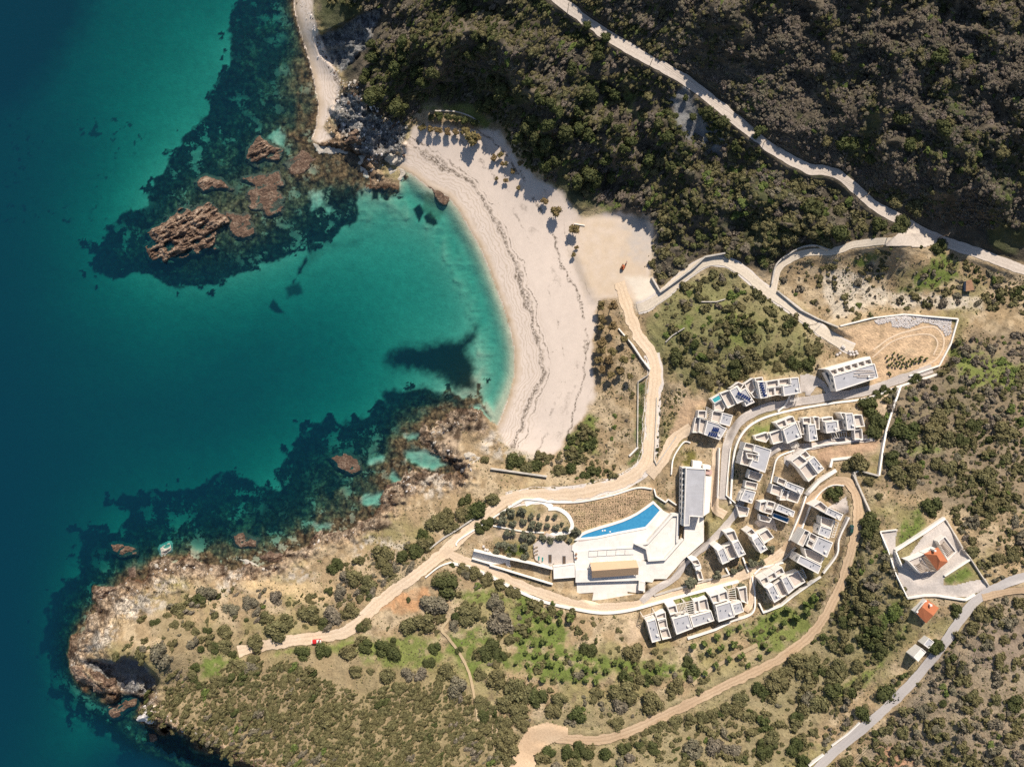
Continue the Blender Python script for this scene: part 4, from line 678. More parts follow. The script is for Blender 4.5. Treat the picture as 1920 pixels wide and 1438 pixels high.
def villa(label, zz, zb, cells, name='villa', cat='villa', group='white villas with grey flat roofs on terraces'):
    hull = np.vstack([Q(zz, c[1]) for c in cells]); cx_, cy_ = hull.mean(0); root = empty(name, cx_, cy_, zb); tag(root, label, cat, group)
    wall = MB(); polys = [wpoly(zz, c[1], zb+c[2]) for c in cells]; beams = []
    for i, c in enumerate(cells):
        kind, zt = c[0], zb+c[2]+.013*i; P = polys[i]
        if kind == 'R':
            t = .38; I = inset(P, t); wall.ring(P, I, zb-4, zt, zt-.55); b = MB(); b.prism(inset(P, t-.03), zt-.75, zt-.42); b.build('roof', M['roof'], root)
            if i % 2 == 0:
                x, y = quadlerp((I*2)[:4], .8, .25); b = MB(); b.box(x, y, zt-.42, zt+.35, .9, .7, .4); b.box(x+.1, y, zt+.35, zt+.5, 1.05, .85, .4); b.build('roof_hatch', M['white'], root)
            for u_, v_2 in ((.25, .7), (.6, .6)):
                x, y = quadlerp((I*2)[:4], u_, v_2); b = MB(); b.cyl((x, y, zt-.45), (x, y, zt+.25), .16, .16, 8); b.cyl((x, y, zt+.25), (x, y, zt+.36), .26, .2, 8); b.build('vent', M['metal'], root)
            n = len(P); eds = sorted(range(n), key=lambda k: -(Vector(P[k])-Vector(P[(k+1) % n])).length)[:4]
            nw = 0
            for k in eds:
                a = Vector(P[k]); e = Vector(P[(k+1) % n])-a; L = e.length
                if L < 3.5: continue
                nr = Vector((e.y, -e.x))/L; mid = a+e*.5+nr*.9
                if any(pip(mid.x, mid.y, np.array(q))[0] for j, q in enumerate(polys) if j != i): continue
                for u in ((.3, .7) if L > 7 else (.5,)):
                    p = a+e*u; zr = math.atan2(e.y, e.x)
                    if nw == 0: put_mesh('door', DOOR, root, p.x, p.y, zb+.25, zr)
                    else: put_mesh('window', WIN, root, p.x, p.y, zt-2.6, zr)
                    if c[2] > 6 : put_mesh('window', WIN, root, p.x, p.y, zb+3.9, zr) if nw == 0 else None
                    nw += 1
        elif kind == 'T':
            t = .32; I = inset(P, t); dp = min(1.6, c[2]-.3); wall.ring(P, I, zb-4, zt, zt-dp-.1); b = MB(); b.prism(inset(P, t-.02), zt-dp-.3, zt-dp); b.build('terrace_floor', M['paving'], root)
        elif kind == 'W':
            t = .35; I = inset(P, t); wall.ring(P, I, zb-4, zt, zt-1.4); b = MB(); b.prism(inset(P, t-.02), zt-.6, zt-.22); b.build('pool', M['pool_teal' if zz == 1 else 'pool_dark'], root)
        elif kind == 'S': wall.prism(P, zb-4, zt)
        elif kind == 'P':
            b = MB(); nb = 7
            if (Vector(P[0])-Vector(P[1])).length < (Vector(P[1])-Vector(P[2])).length: P = P[1:]+P[:1]
            for k in range(nb):
                p, q = quadlerp(P, k/(nb-1), 0), quadlerp(P, k/(nb-1), 1); m_ = (p+q)/2; e = q-p; b.box(m_.x, m_.y, zt-.22, zt, e.length, .16, math.atan2(e.y, e.x))
            for p, q in ((P[0], P[1]), (P[3], P[2])):
                e = Vector(q)-Vector(p); m_ = (Vector(p)+Vector(q))/2; b.box(m_.x, m_.y, zt-.5, zt-.225, e.length+.3, .2, math.atan2(e.y, e.x))
            for p in P: b.box(p[0], p[1], zb-2, zt-.5, .24, .24)
            b.build('pergola', M['white'], root)
        elif kind == 'V':
            if (Vector(P[0])-Vector(P[1])).length < (Vector(P[1])-Vector(P[2])).length: P = P[1:]+P[:1]
            n = c[3]
            for k in range(n):
                b = MB(); g = .06
                q = [quadlerp(P, (k+g)/n, .04), quadlerp(P, (k+1-g)/n, .04), quadlerp(P, (k+1-g)/n, .96), quadlerp(P, (k+g)/n, .96)]
                hi = sorted(range(4), key=lambda j: -q[j].y)[:2]
                zs = [zt-.05+(.0 if j in hi else .35)*0 + (.35 if j in hi else 0) for j in range(4)]
                V = [(q[j].x, q[j].y, zs[j]) for j in range(4)]+[(q[j].x, q[j].y, zs[j]-.08) for j in range(4)]
                b.add(V, [(0, 1, 2, 3), (7, 6, 5, 4), (0, 4, 5, 1), (1, 5, 6, 2), (2, 6, 7, 3), (3, 7, 4, 0)])
                ct = quadlerp(P, (k+.5)/n, .5); b.box(ct.x, ct.y, zt-1.0, zt-.05, .12, .5, 0, 1); b.build('solar_panel', [M['solar'], M['metal']], root)
    wall.build('wall', M['white'], root)
    return root
for v_ in VILLAS:
    if 'service' in v_[0]: villa(*v_, name='service_building', cat='building', group=None) if False else villa(v_[0], v_[1], v_[2], v_[3], 'service_building', 'building', 'resort buildings')
    elif 'stair tower' in v_[0]: villa(v_[0], v_[1], v_[2], v_[3], 'stair_tower', 'tower', 'resort buildings')
    else: villa(*v_)
# ------------------------------------------------------------------ the main block of the resort
root = empty('main_building', 1305, 930, 16.5); tag(root, 'long main resort building with a grey flat roof beside the white pool terraces', 'building', 'resort buildings')
zt = 24.0; P = wpoly(3, '565,198 762,208 738,690 606,682 600,776 546,780', zt); wl = MB(); wl.ring(P, inset(P, .35), 12, zt, zt-.5)
b = MB(); b.prism(inset(P, .32), zt-.7, zt-.38); b.build('roof', M['roof'], root)
P2 = wpoly(3, '762,278 822,284 800,640 742,680', 20.5); wl.prism(P2, 12, 20.5); P3 = wpoly(3, '738,168 815,175 812,215 740,208', 22.0); wl.prism(P3, 12, 22)
P4 = wpoly(3, '635,125 728,135 722,196 632,190', 19.0); b = MB(); b.prism(P4, 12, 19); b.build('entrance_terrace', M['deck'], root)
P5 = wpoly(3, '765,222 826,226 824,268 764,264', 21.0); b = MB(); b.prism(P5, 12, 21); b.build('tiled_terrace', simple('pink_tiles', (.55, .36, .31), .9, .1, 2, 0), root)
P6 = wpoly(3, '528,192 560,196 542,778 520,770', 21.5); wl.prism(P6, 12, 21.5)
wl.build('wall', M['white'], root)
a_, e_ = Vector(P6[0]), None
xs = [W(*Q(3, '526,%d' % (220+k*58))[0], 21.5) for k in range(9)]
for k, (x, y, _) in enumerate(xs):
    b = MB(); b.box(x+.8, y, 21.5, 21.62, 1.3, 2.0, R(-2)); b.build('skylight', M['glass'], root)
    put_mesh('window', WIN, root, x-.25, y, 18.5, R(-92))
# ------------------------------------------------------------------ paved terraces of the resort
def slab(name, z, s, z0, z1, mat, kind='structure'):
    b = MB(); b.prism(wpoly(z, s, z1), z0, z1); return tag(b.build(name, mat), kind=kind)
slab('plaza_paving', 6, '218,640 322,558 345,530 500,596 545,640 600,650 642,645 628,832 430,862 350,866 300,845 232,792 214,720', 9, 14.32, M['paving'])
slab('pool_terrace', 6, '602,650 655,604 850,580 1060,535 1335,485 1502,300 1560,330 1595,340 1342,612 1225,640 1335,655 620,712 598,700', 9, 15.0, M['deck'])
slab('court_terrace', 6, '618,715 1337,660 1344,692 1358,795 1250,806 780,826 780,894 635,897', 9, 15.7, M['deck'])
slab('main_terrace', 6, '1255,804 1360,816 1534,802 1718,598 1722,468 1782,368 1915,372 1917,612 1712,792 1542,986 1420,986 1402,1022 1330,1012 1260,1002 635,1022 635,899 782,896 782,828', 9, 16.6, M['deck'])
slab('lower_terrace', 6, '645,1024 1257,1004 1264,1102 1330,1112 1318,1136 1152,1112 1155,1136 1298,1136 1288,1166 800,1200 814,1120 650,1132', 9, 14.6, M['deck'])
slab('service_yard_paving', 8, '485,312 655,292 632,372 640,490 690,660 760,590 940,540 1250,500 1330,492 1382,572 1122,750 1112,835 1240,832 1392,792 1540,772 1572,850 1450,912 1340,958 1040,944 765,962 720,880 620,660 560,480', 40, 49.6, M['concrete']) if False else None
b = MB(); P = wpoly(6, '1228,642 1348,617 1597,337 1672,335 1662,602 1716,592 1532,800 1360,812 1338,692', 18.4); b.ring(P, inset(P, 1.15), 10, 18.4, 17.1); b.prism(inset(P, 1.12), 16.8, 17.3)
tag(b.build('raised_terrace', M['deck']), kind='structure')
for nm, lb, s, z1 in (('pump_house', 'white flat topped block at the left end of the terraces above the ramp', '412,862 630,834 632,970 417,986', 16.4), ('kiosk', 'small white block at the lower right corner of the terraces', '1268,1012 1330,1014 1328,1110 1262,1098', 17.4)):
    P = wpoly(6, s, z1); c_ = Q(6, s).mean(0); r_ = empty(nm, *c_, z1-4); tag(r_, lb, 'building', 'resort buildings'); b = MB(); b.ring(P, inset(P, .3), 8, z1, z1-.3); b.build('wall', M['white'], r_); b = MB(); b.prism(inset(P, .27), z1-.5, z1-.22); b.build('roof', M['deck'], r_)
    e = Vector(P[1])-Vector(P[0]); m_ = Vector(P[0])+e*.5; put_mesh('door', DOOR, r_, m_.x, m_.y, z1-2.9, math.atan2(e.y, e.x))
slab('lower_curb', 6, '412,1022 638,1018 640,1058 410,1072', 8, 12.8, M['deck'])
slab('entrance_ramp', 7, '572,714 1365,896 1365,966 745,836 560,778', 6, 12.9, M['deck'])
# swimming pool
root = empty('swimming_pool', 1165, 982, 15); tag(root, 'long wedge shaped blue swimming pool between the planted bank and white terrace', 'swimming pool')
zt = 15.25; P = wpoly(6, '680,577 705,552 745,533 820,507 900,481 1000,452 1100,419 1180,385 1250,348 1330,295 1410,236 1476,300 1400,390 1330,466 1060,516 850,561', zt)
O = inset(P, -1.1); b = MB(); b.ring(O, P, 9, zt, zt-.5); b.build('coping', M['white'], root)
def pool_surface():
    I = inset(P, -.02); bb = MB(); bb.prism(I, zt-1.2, zt-.25); return bb.build('water', M['pool'], root)
pool_surface()
b = MB(); Pf = wpoly(6, '668,604 845,572 1058,530 1330,482 1332,490 1060,540 848,583 664,614', 15.12); b.prism(Pf, 14, 15.12); b.build('overflow_edge', simple('pink_edge', (.60, .46, .40), .8, .1, 1, 0), root)
for px, py in ((905, 505), (928, 503), (980, 515)):
    x, y, _ = W(*Q(6, f'{px},{py}')[0], zt); b = MB(); b.cyl((x, y, zt-.3), (x, y, zt-.12), .45, .38, 10); tag(b.build('pool_float', M['white']), {905: 'left one of two small white floats on the blue pool', 928: 'right one of two small white floats close together on the pool', 980: 'white float nearest the lower edge of the blue pool'}[px], 'float', 'white floats on the pool')
# ridged hall
root = empty('event_hall', 1151, 1066, 16.6); tag(root, 'small hall under a bright ochre ridged roof on the white terraces', 'hall', 'resort buildings')
def wp(px, py, z): return W(*Q(6, f'{px},{py}')[0], z)
A0, A1 = wp(780, 822, 19.4), wp(1240, 797, 19.4); B0, B1 = wp(797, 906, 21.6), wp(1264, 872, 21.6); C0, C1 = wp(797, 976, 18.6), wp(1260, 944, 18.6)
def slope(nm, a, b_, c, d_, th=.18):
    V = [a, b_, c, d_]; V += [(x, y, z-th) for x, y, z in V]; bb = MB(); bb.add(V, [(0, 1, 2, 3), (7, 6, 5, 4), (0, 4, 5, 1), (1, 5, 6, 2), (2, 6, 7, 3), (3, 7, 4, 0)]); return bb.build(nm, M['canvas'], root)
slope('roof', B1, A1, A0, B0); slope('roof', C1, B1, B0, C0)
bb = MB()
for a, b_ in ((A0, A1), (C0, C1)):
    for u in np.linspace(.03, .97, 6): bb.box(a[0]*(1-u)+b_[0]*u, a[1]*(1-u)+b_[1]*u+(-.4 if a is A0 else .4), 16.5, a[2]-.15, .3, .3)
bb.build('post', M['white'], root)
bb = MB()
for i in range(6):
    x0, x1 = 768+i*91, 860+i*91-4
    if i < 5:
        for p, q in ((((x0), 705-i*5), (x1, 702-i*5)), ((x0-6, 764-i*5), (x1-6, 761-i*5)), ((x0, 705-i*5), (x0-6, 764-i*5))):
            a, c = Vector(wp(*p, 16)), Vector(wp(*q, 16)); m_ = (a+c)/2; e = c-a; bb.box(m_.x, m_.y, 15.7, 15.95, e.length, .14, math.atan2(e.y, e.x))
tag(bb.build('paving_frame', M['metal']), 'row of five thin rectangular frames on the white terrace above the hall', 'frame')
# ------------------------------------------------------------------ free standing walls, one thing each
def wall(z, s, wd, ht, mat, label, name='wall', cat='wall', depth=1.6, smooth_pts=False, zfix=None):
    p = Q(z, s); p = spline(p, 6) if smooth_pts else np.vstack([np.linspace(p[i], p[i+1], max(2, int(np.hypot(*(p[i+1]-p[i]))/6)), endpoint=False) for i in range(len(p)-1)]+[p[-1:]])
    g = samp(H, p[:, 0], p[:, 1]); g = np.maximum(g, -.5)
    for _ in range(2): g = np.r_[g[0], np.maximum(g[1:-1], (g[:-2]+2*g[1:-1]+g[2:])/4), g[-1]]
    zt = g+ht if zfix is None else np.full(len(p), zfix)
    w_ = np.array([W(x, y, q) for (x, y), q in zip(p, zt)]); t = np.gradient(w_[:, :2], axis=0); t /= np.hypot(*t.T)[:, None]+1e-9; nr = np.c_[-t[:, 1], t[:, 0]]
    n = len(p); bb = MB(); jit = (fbm(np.arange(n)*6., p[:, 0], 12, 5, 3)-.5)*(.35 if mat == 'stone' else .05)*min(ht, 1.2)
    V = []
    for i in range(n):
        for sg, zz in ((-1, min(g[i], zt[i])-depth), (-1, zt[i]+jit[i]), (1, zt[i]+jit[i]), (1, min(g[i], zt[i])-depth)):
            q = w_[i, :2]+nr[i]*sg*wd/2; V.append((q[0], q[1], zz))
    F = [(4*i+k, 4*i+4+k, 4*i+5+k, 4*i+1+k) for i in range(n-1) for k in range(3)]+[(0, 1, 2, 3), (4*n-1, 4*n-2, 4*n-3, 4*n-4)]
    bb.add(V, F); o = bb.build(name, M[mat]); o.data.validate(); o.data.update()
    if o.data.polygons[1].normal.z < 0: o.data.flip_normals()
    return tag(o, label, cat, 'walls and kerbs of the hillside', 'thing')
WALLS = [
 (0, '848,1056 880,1064 920,1081 970,1107 1020,1128 1080,1142 1130,1149 1180,1144 1240,1128 1300,1112 1385,1090', 1.35, .9, 'white', 'long white curving wall on the lower side of the orange dirt track', 1),
 (0, '1370,944 1373,895 1379,842 1398,806 1432,784 1486,769 1560,756 1624,747 1686,725 1758,702', .95, .9, 'white', 'white wall following the pale lane under the top row of villas', 1),
 ('mid', '862,1004 1110,942 1340,916 1745,950', .7, 1.2, 'white', 'white wall along the upper edge of the orange earth yard', 0),
 ('mid', '1745,952 1690,1140 1605,1300 1380,1378', .7, 1.0, 'white', 'white wall down the right hand side of the orange earth yard', 0),
 ('bch', '1368,640 1432,748 1560,655 1680,565 1765,485 1917,458', .8, 2.0, 'stone', 'dark stone retaining wall beside the road leaving the parking ground', 0),
 ('mid', '392,740 560,880 700,952 850,1012', .7, 1.4, 'stone', 'rough stone wall from the road fork to the corner of the earth yard', 0),
 ('mid', '350,690 384,545 480,462 580,412 680,402 780,432', .7, 1.6, 'stone', 'rough stone wall on the outside of the branch track bend', 1),
 (1, '20,20 120,170 208,282', .8, 1.1, 'white', 'short white wall on the beach side of the road above the bend', 0),
 (1, '208,290 190,335 88,402 82,1050', .45, 1.2, 'stone', 'thin grey wall bordering the long dark green planting strip', 0),
 (1, '88,1055 0,1145', .8, .8, 'white', 'short slanting white wall at the foot of the green planting strip', 0),
 (1, '275,560 262,900 250,1180 272,1232 330,1150 470,948', .45, .9, 'stone', 'thin wall wrapping the wedge of ground cover above the road fork', 0),
 (1, '420,1330 440,1170 515,1040 562,1000 612,1012', .6, 1.0, 'white', 'white curved wall around the small lawn above the main building', 1),
 (3, '900,0 893,250 884,500', .5, 2.6, 'white', 'tall straight white wall between the service lane and the villa lane', 0),
 (3, '1010,0 985,250 968,470 1060,548', .5, 1.2, 'white', 'white wall along the dry planted slope left of the broad roofed villa', 0),
 (2, '565,430 545,520 500,625 420,700', .8, .8, 'white', 'pale curved garden path wall under the service building', 1),
 (2, '1650,440 1560,700 1505,880 1468,1080 1432,1340', .85, 1.3, 'white', 'long pale boundary wall running down the right edge of the resort', 0),
 (2, '1428,1342 1238,1290 1185,1312 1215,1436', .8, 1.3, 'stone', 'angled pale wall at the lower corner of the resort boundary', 0),
 (4, '1494,262 1660,632', .8, 1.4, 'stone', 'straight pale wall slanting down behind the turning place of the track', 0),
 (2, '668,1088 805,1045 1000,1015 1345,972', .7, 1.0, 'white', 'white wall below the drive of the second villa row', 0),
 (2, '945,1258 962,1182 1060,1170 1215,1155', 1.2, .7, 'white', 'pale wall turning a right angle beside the reddish bare slope', 0),
 (4, '1322,222 1150,335 1025,470', 1.6, .9, 'white', 'broad white wall above the hairpin of the dirt track', 0),
 (4, '1022,478 962,655 850,925', .7, 1.0, 'white', 'white wall between the middle villas and the dirt track', 0),
 (4, '905,22 740,95 692,245 660,385', .6, .8, 'white', 'white kerb wall on the right of the inner drive', 1),
 (4, '515,1268 660,1190 800,1112 920,992', .8, .9, 'stone', 'wall of rough white stones above the three celled villa', 0),
 (4, '1195,1250 1330,1062 1352,905 1452,690', .8, 1.1, 'white', 'curved white wall on the outside of the outer curve villas', 1),
 (4, '1400,375 1290,370 1180,430 1080,560 1020,700 930,940', .5, .9, 'white', 'white kerb wall inside the upper curve of the dirt track', 1),
 (5, '248,622 430,570 700,490 1000,412', .7, 1.0, 'stone', 'low stone wall on the upper side of the lower dirt track', 1),
 (5, '1226,430 1256,640 1225,800 1010,882', .7, 1.0, 'white', 'white wall rounding the end of the short dirt spur', 1),
 (5, '585,1052 860,962 1008,888', .9, 1.0, 'white', 'white terrace wall below the lowest villas', 0),
 (5, '1248,405 1312,345 1540,292', .7, .9, 'white', 'white wall above the courts of the three celled villa', 0),
 (5, '1300,700 1340,792 1520,722 1640,625 1915,432', .7, 1.2, 'white', 'white wall below the three celled villa and its dark yard', 0),
 (5, '1135,240 1190,385', .7, 1.2, 'white', 'short white garden wall between two small trees below the drive', 0),
 (5, '965,345 1000,410', .7, 1.2, 'white', 'very short white garden wall under the two roofed villa', 0),
 (6, '0,248 120,192 300,206 400,222 680,217 1000,152 1250,78 1400,88', .7, .8, 'white', 'white wall between the resort road and the planted bank', 1),
 (6, '1420,90 1440,160 1535,222 1562,192 1642,248', .6, 1.2, 'white', 'zigzag white planter wall above the tip of the pool', 0),
 (7, '405,655 425,600 700,422 900,292 1060,202', .8, .7, 'white', 'white kerb wall on the right of the road above the terraced garden', 1),
 (7, '112,705 270,582 400,502 600,366', .7, 1.1, 'stone', 'grey stone wall on the seaward side of the resort road', 1),
 (7, '576,706 900,782 1140,832 1365,890', .5, 4.0, 'white', 'tall white retaining wall above the straight entrance ramp', 0),
 (7, '558,782 738,836 742,852 1365,1042', .6, 1.9, 'white', 'white wall on the lower side of the straight entrance ramp', 0),
 (7, '1172,642 1180,720 1198,785 1300,858', .35, .6, 'white', 'thin white kerb around the left edge of the paved plaza', 1),
 (7, '770,455 900,480 1000,500 1100,515 1280,525', .6, .6, 'white', 'wavy low white wall through the terraced olive garden', 1),
 (8, '640,492 925,312 1132,168', 1.1, 1.4, 'white', 'thick white wall at the upper left of the isolated white house', 0),
 (8, '640,500 705,655', .5, 1.8, 'white', 'short white wall casting a dark shadow left of the isolated house', 0),
 (8, '1145,188 1310,468', .5, 1.3, 'stone', 'grey wall at the right of the isolated white house', 0),
 (8, '1320,485 1380,562 1500,745 1572,845', .4, 1.3, 'stone', 'thin grey wall down the lawn edge of the isolated house', 0),
 (8, '1385,580 1128,745', .7, 1.0, 'white', 'white wall on top of the small lawn of the isolated house', 0),
 (8, '485,306 560,482 640,722 752,952', .5, 1.2, 'white', 'long thin wall on the left of the grey concrete yard', 0),
 (8, '485,304 655,284', .4, 1.0, 'white', 'thin wall closing the top of the grey concrete yard', 0),
 (8, '755,968 930,940 1050,942 1340,985 1432,930', .8, 1.0, 'white', 'bright white wall below the grey concrete yard', 0),
 ('se', '1118,1272 1330,1302 1540,1332', .8, 1.8, 'stone', 'dark straight wall along the dry field by the beach end', 0),
 ('bch', '1722,822 1850,822 1917,802', .5, .9, 'stone', 'short pale terrace wall on the green knoll', 0),
 ('bch', '1470,1125 1520,1075 1612,1018', .5, .8, 'stone', 'slanting pale terrace wall among the bushes of the knoll', 0),
 ('bch', '1118,1022 1230,1152 1300,1260 1352,1322', .6, 1.2, 'white', 'white wall on the beach side of the upper resort road', 0),
 ('bch', '785,238 866,252', .4, .5, 'white', 'tiny white barrier at the back of the beach', 0),
 ('hm', '1428,330 1530,250 1625,215', .6, .9, 'white', 'short pale wall beside the large round bush at the track junction', 1),
 ('tl', '1340,830 1480,835 1600,870 1670,915', .6, .8, 'stone', 'curved rubble wall across the green ledge above the beach', 1),
 ('br', '480,1280 600,1190 690,1105', .5, .6, 'white', 'white kerb wall on the left of the lower asphalt road', 0),
 ('br', '310,1432 420,1345', .6, .9, 'white', 'white gate wall where the asphalt road leaves the picture', 0),
]
for z, s, wd, ht, mt, lb, sp in WALLS: wall(z, s, wd, ht, mt, lb, 'stone_wall' if mt == 'stone' else 'white_wall', 'wall', smooth_pts=bool(sp))
def sheet(name, z, s, lift, mat):
    """thin paved sheet draped on the ground"""
    P = Q(z, s); x0, y0 = P.min(0); x1, y1 = P.max(0); st = 2.0
    gx = np.arange(x0-st, x1+2*st, st); gy = np.arange(y0-st, y1+2*st, st); X, Y = np.meshgrid(gx, gy); dd, ins_ = seg_d(X, Y, P, True); sdm = np.where(ins_, -dd, dd)
    keep = (sdm < .5*st); id_ = -np.ones(X.shape, int); V = []; F = []
    for j in range(len(gy)-1):
        for i in range(len(gx)-1):
            if keep[j, i] and keep[j, i+1] and keep[j+1, i] and keep[j+1, i+1]:
                q = []
                for a, c in ((j+1, i), (j+1, i+1), (j, i+1), (j, i)):
                    if id_[a, c] < 0: id_[a, c] = len(V); V.append(W(X[a, c], Y[a, c], ground_z(X[a, c], Y[a, c])+lift))
                    q.append(id_[a, c])
                F.append(tuple(q))
    o = mesh_obj(name, V, F, mat, smooth=True); u = o.data.uv_layers.new(name='UVMap')
    for lp in o.data.loops:
        c = o.data.vertices[lp.vertex_index].co; u.data[lp.index].uv = (c.x, .5+c.y*.02)
    return tag(o, kind='structure')
sheet('concrete_yard', 8, '485,312 655,292 632,372 640,490 700,640 925,320 1130,175 1150,200 1310,475 1382,572 1122,750 1112,835 1240,832 1392,792 1540,772 1572,850 1450,912 1340,958 1040,944 765,962 720,880 620,660 560,480', .16, M['concrete'])
sheet('road_junction', 'mid', '1330,285 1420,285 1500,330 1620,372 1500,412 1300,406 1180,400 1230,360', .62, M['gravel'])
sheet('track_mouth', 'bc', '-20,1440 20,1310 120,1140 260,1100 420,1140 420,1200 230,1290 170,1440', .5, M['dirt2'])
sheet('round_drive', 2, '640,340 720,325 800,350 880,400 950,500 955,525 900,525 850,450 800,460 740,540 700,545 690,500 640,520', .2, M['concrete'])
sheet('villa_forecourt', 3, '1320,690 1440,690 1480,830 1400,800 1290,790 1240,740', .2, M['paving'])
sheet('villa_forecourt', 2, '480,1150 520,1130 640,1060 650,1085 540,1190 520,1260 480,1220', .22, M['concrete'])
sheet('villa_forecourt', 4, '1230,590 1290,560 1420,480 1450,640 1400,660 1300,610', .2, M['paving'])
road('white_path', '1028,954 1046,954 1064,965 1073,982 1069,995 1055,1000 1036,1002 1024,1010', 7, M['deck'], .35, 901)
road('white_path', '985,945 1005,938 1022,941 1034,951', 10, M['deck'], .30, 905)
# ------------------------------------------------------------------ isolated houses
root = empty('white_house', 1748, 1040, 48); tag(root, 'isolated white house with an orange hipped roof between two slatted pergolas', 'house')
zb = 48.0; wl = MB(); P = wpoly(8, '920,520 1055,462 1152,600 1052,682', zb+5.2); wl.prism(inset(P, .35), zb-4, zb+5.0)
tl = [W(*Q(8, s)[0], zb+5.0) for s in ('915,522', '1058,455', '1158,602', '1050,690')]; r0 = W(*Q(8, '1045,535')[0], zb+7.2); r1 = W(*Q(8, '1078,592')[0], zb+7.2)
bb = MB(); bb.add(tl+[r0, r1], [(0, 4, 1), (1, 4, 5, 2), (2, 5, 3), (3, 5, 4, 0)][::1]); o = bb.build('roof', M['tile'], root)
for p in o.data.polygons:
    if p.normal.z < 0: p.flip()
PT = wpoly(8, '757,592 918,522 1048,690 880,722', zb+4.2); wl.ring(PT, inset(PT, .35), zb-4, zb+4.2, zb+3.2); bb = MB(); bb.prism(inset(PT, .3), zb+3, zb+3.3); bb.build('terrace_floor', M['paving'], root)
PT2 = wpoly(8, '1058,400 1130,345 1245,500 1155,590', zb+3.6); wl.ring(PT2, inset(PT2, .35), zb-4, zb+3.6, zb+2.8); bb = MB(); bb.prism(inset(PT2, .3), zb+2.6, zb+2.9); bb.build('terrace_floor', M['paving'], root)
wl.build('wall', M['white'], root)
for s, zz, n in (('842,640 905,600 965,690 890,715', 4.9, 7), ('905,560 950,545 1045,690 985,700', 5.2, 12), ('1075,440 1130,410 1210,500 1160,540', 4.3, 9)):
    q = wpoly(8, s, zb+zz); bb = MB()
    if (Vector(q[0])-Vector(q[1])).length < (Vector(q[1])-Vector(q[2])).length: q = q[1:]+q[:1]
    for k in range(n):
        a, c = quadlerp(q, k/(n-1), 0), quadlerp(q, k/(n-1), 1); m_ = (a+c)/2; e = c-a; bb.box(m_.x, m_.y, zb+zz-.2, zb+zz, e.length, .22, math.atan2(e.y, e.x))
    for p in q: bb.box(p[0], p[1], zb+2.7, zb+zz-.2, .2, .2)
    bb.build('pergola', M['wood'], root)
bb = MB(); x, y, _ = W(*Q(8, '1000,480')[0], zb+5); bb.box(x, y, zb+4, zb+7.6, .8, .8); bb.build('chimney', M['white'], root)
for k, i in enumerate((0, 1)):
    a, c = Vector(PT[i]), Vector(PT[i+1]); m_ = (a+c)/2; e = c-a; put_mesh('window', WIN, root, m_.x, m_.y, zb+1.4, math.atan2(e.y, e.x))
root = empty('cottage', 1738, 1145, 52); zb = 51.0; tag(root, 'small cottage with a plain orange gabled roof below the concrete yard', 'house')
c = [W(*Q(8, s)[0], zb+z) for s, z in (('950,978', 3.2), ('1068,1062', 3.2), ('940,1216', 3.2), ('838,1112', 3.2), ('898,1050', 4.9), ('1012,1140', 4.9))]
bb = MB(); bb.add(c, [(0, 4, 5, 1), (4, 3, 2, 5)]); bb.add([(x, y, z-.15) for x, y, z in c], [(1, 5, 4, 0), (5, 2, 3, 4)]); o = bb.build('roof', M['tile'], root)
for p in list(o.data.polygons)[:2]:
    if p.normal.z < 0: p.flip()
P = inset([q[:2] for q in (c[3], c[2], c[1], c[0])], .3); wl = MB(); wl.prism(P, zb-3, zb+3.1)
wl.add([(P[0][0], P[0][1], zb+3.1), (P[3][0], P[3][1], zb+3.1), (c[4][0]+.2, c[4][1]-.1, zb+4.7)], [(0, 1, 2)]); wl.add([(P[1][0], P[1][1], zb+3.1), (P[2][0], P[2][1], zb+3.1), (c[5][0]-.2, c[5][1]+.1, zb+4.7)], [(0, 2, 1)]); wl.build('wall', M['white'], root)
a, d_ = Vector(c[0]), Vector(c[4]); bb = MB(); a2, b2 = W(*Q(8, '940,985')[0], zb+3.5), W(*Q(8, '845,1108')[0], zb+3.5); e = Vector(b2)-Vector(a2); m_ = (Vector(a2)+Vector(b2))/2; bb.box(m_.x, m_.y, zb+3.05, zb+3.75, e.length, .7, math.atan2(e.y, e.x)); bb.build('parapet', M['white'], root)
x, y, z = W(*Q(8, '975,1028')[0], zb+4.2); bb = MB(); bb.box(x, y, zb+3.3, zb+5.3, .7, .7); bb.box(x, y, zb+5.3, zb+5.45, .95, .95); bb.build('chimney', M['white'], root)
e = Vector(P[1])-Vector(P[0]); m_ = Vector(P[0])+e*.5; put_mesh('door', DOOR, root, m_.x, m_.y, zb+.2, math.atan2(e.y, e.x)); m_ = Vector(P[0])+e*.2; put_mesh('window', WIN, root, m_.x, m_.y, zb+1, math.atan2(e.y, e.x))
root = empty('small_house', 1723, 1212, 52.5); zb = 52.0; tag(root, 'low white house with two grey roof pieces close to the asphalt road', 'house'); wl = MB()
for i, s in enumerate(('1165,520 1205,470 1245,500 1205,550', '1090,612 1150,545 1185,575 1125,648')):
    P = wpoly('br', s, zb+3.4); wl.ring(P, inset(P, .3), zb-3, zb+3.4+.02*i, zb+3); bb = MB(); bb.prism(inset(P, .27), zb+2.8, zb+3.15); bb.build('roof', M['roof'] if i == 0 else M['deck'], root)
wl.build('wall', M['white'], root); e = Vector(P[1])-Vector(P[0]); m_ = Vector(P[0])+e*.5; put_mesh('door', DOOR, root, m_.x, m_.y, zb+.2, math.atan2(e.y, e.x))
root = empty('shed', 1817, 537, ground_z(1817, 537)); zb = root.location.z; tag(root, 'small field shed with a rusty lean-to roof right of the green field', 'shed'); wl = MB()
P = wpoly('mid', '1805,665 1840,655 1862,735 1802,745', zb+2.6); wl.prism(inset(P, .2), zb-1, zb+2.4); wl.build('wall', simple('blue_grey_wall', (.20, .23, .30), .9, .1, 1, 0), root)
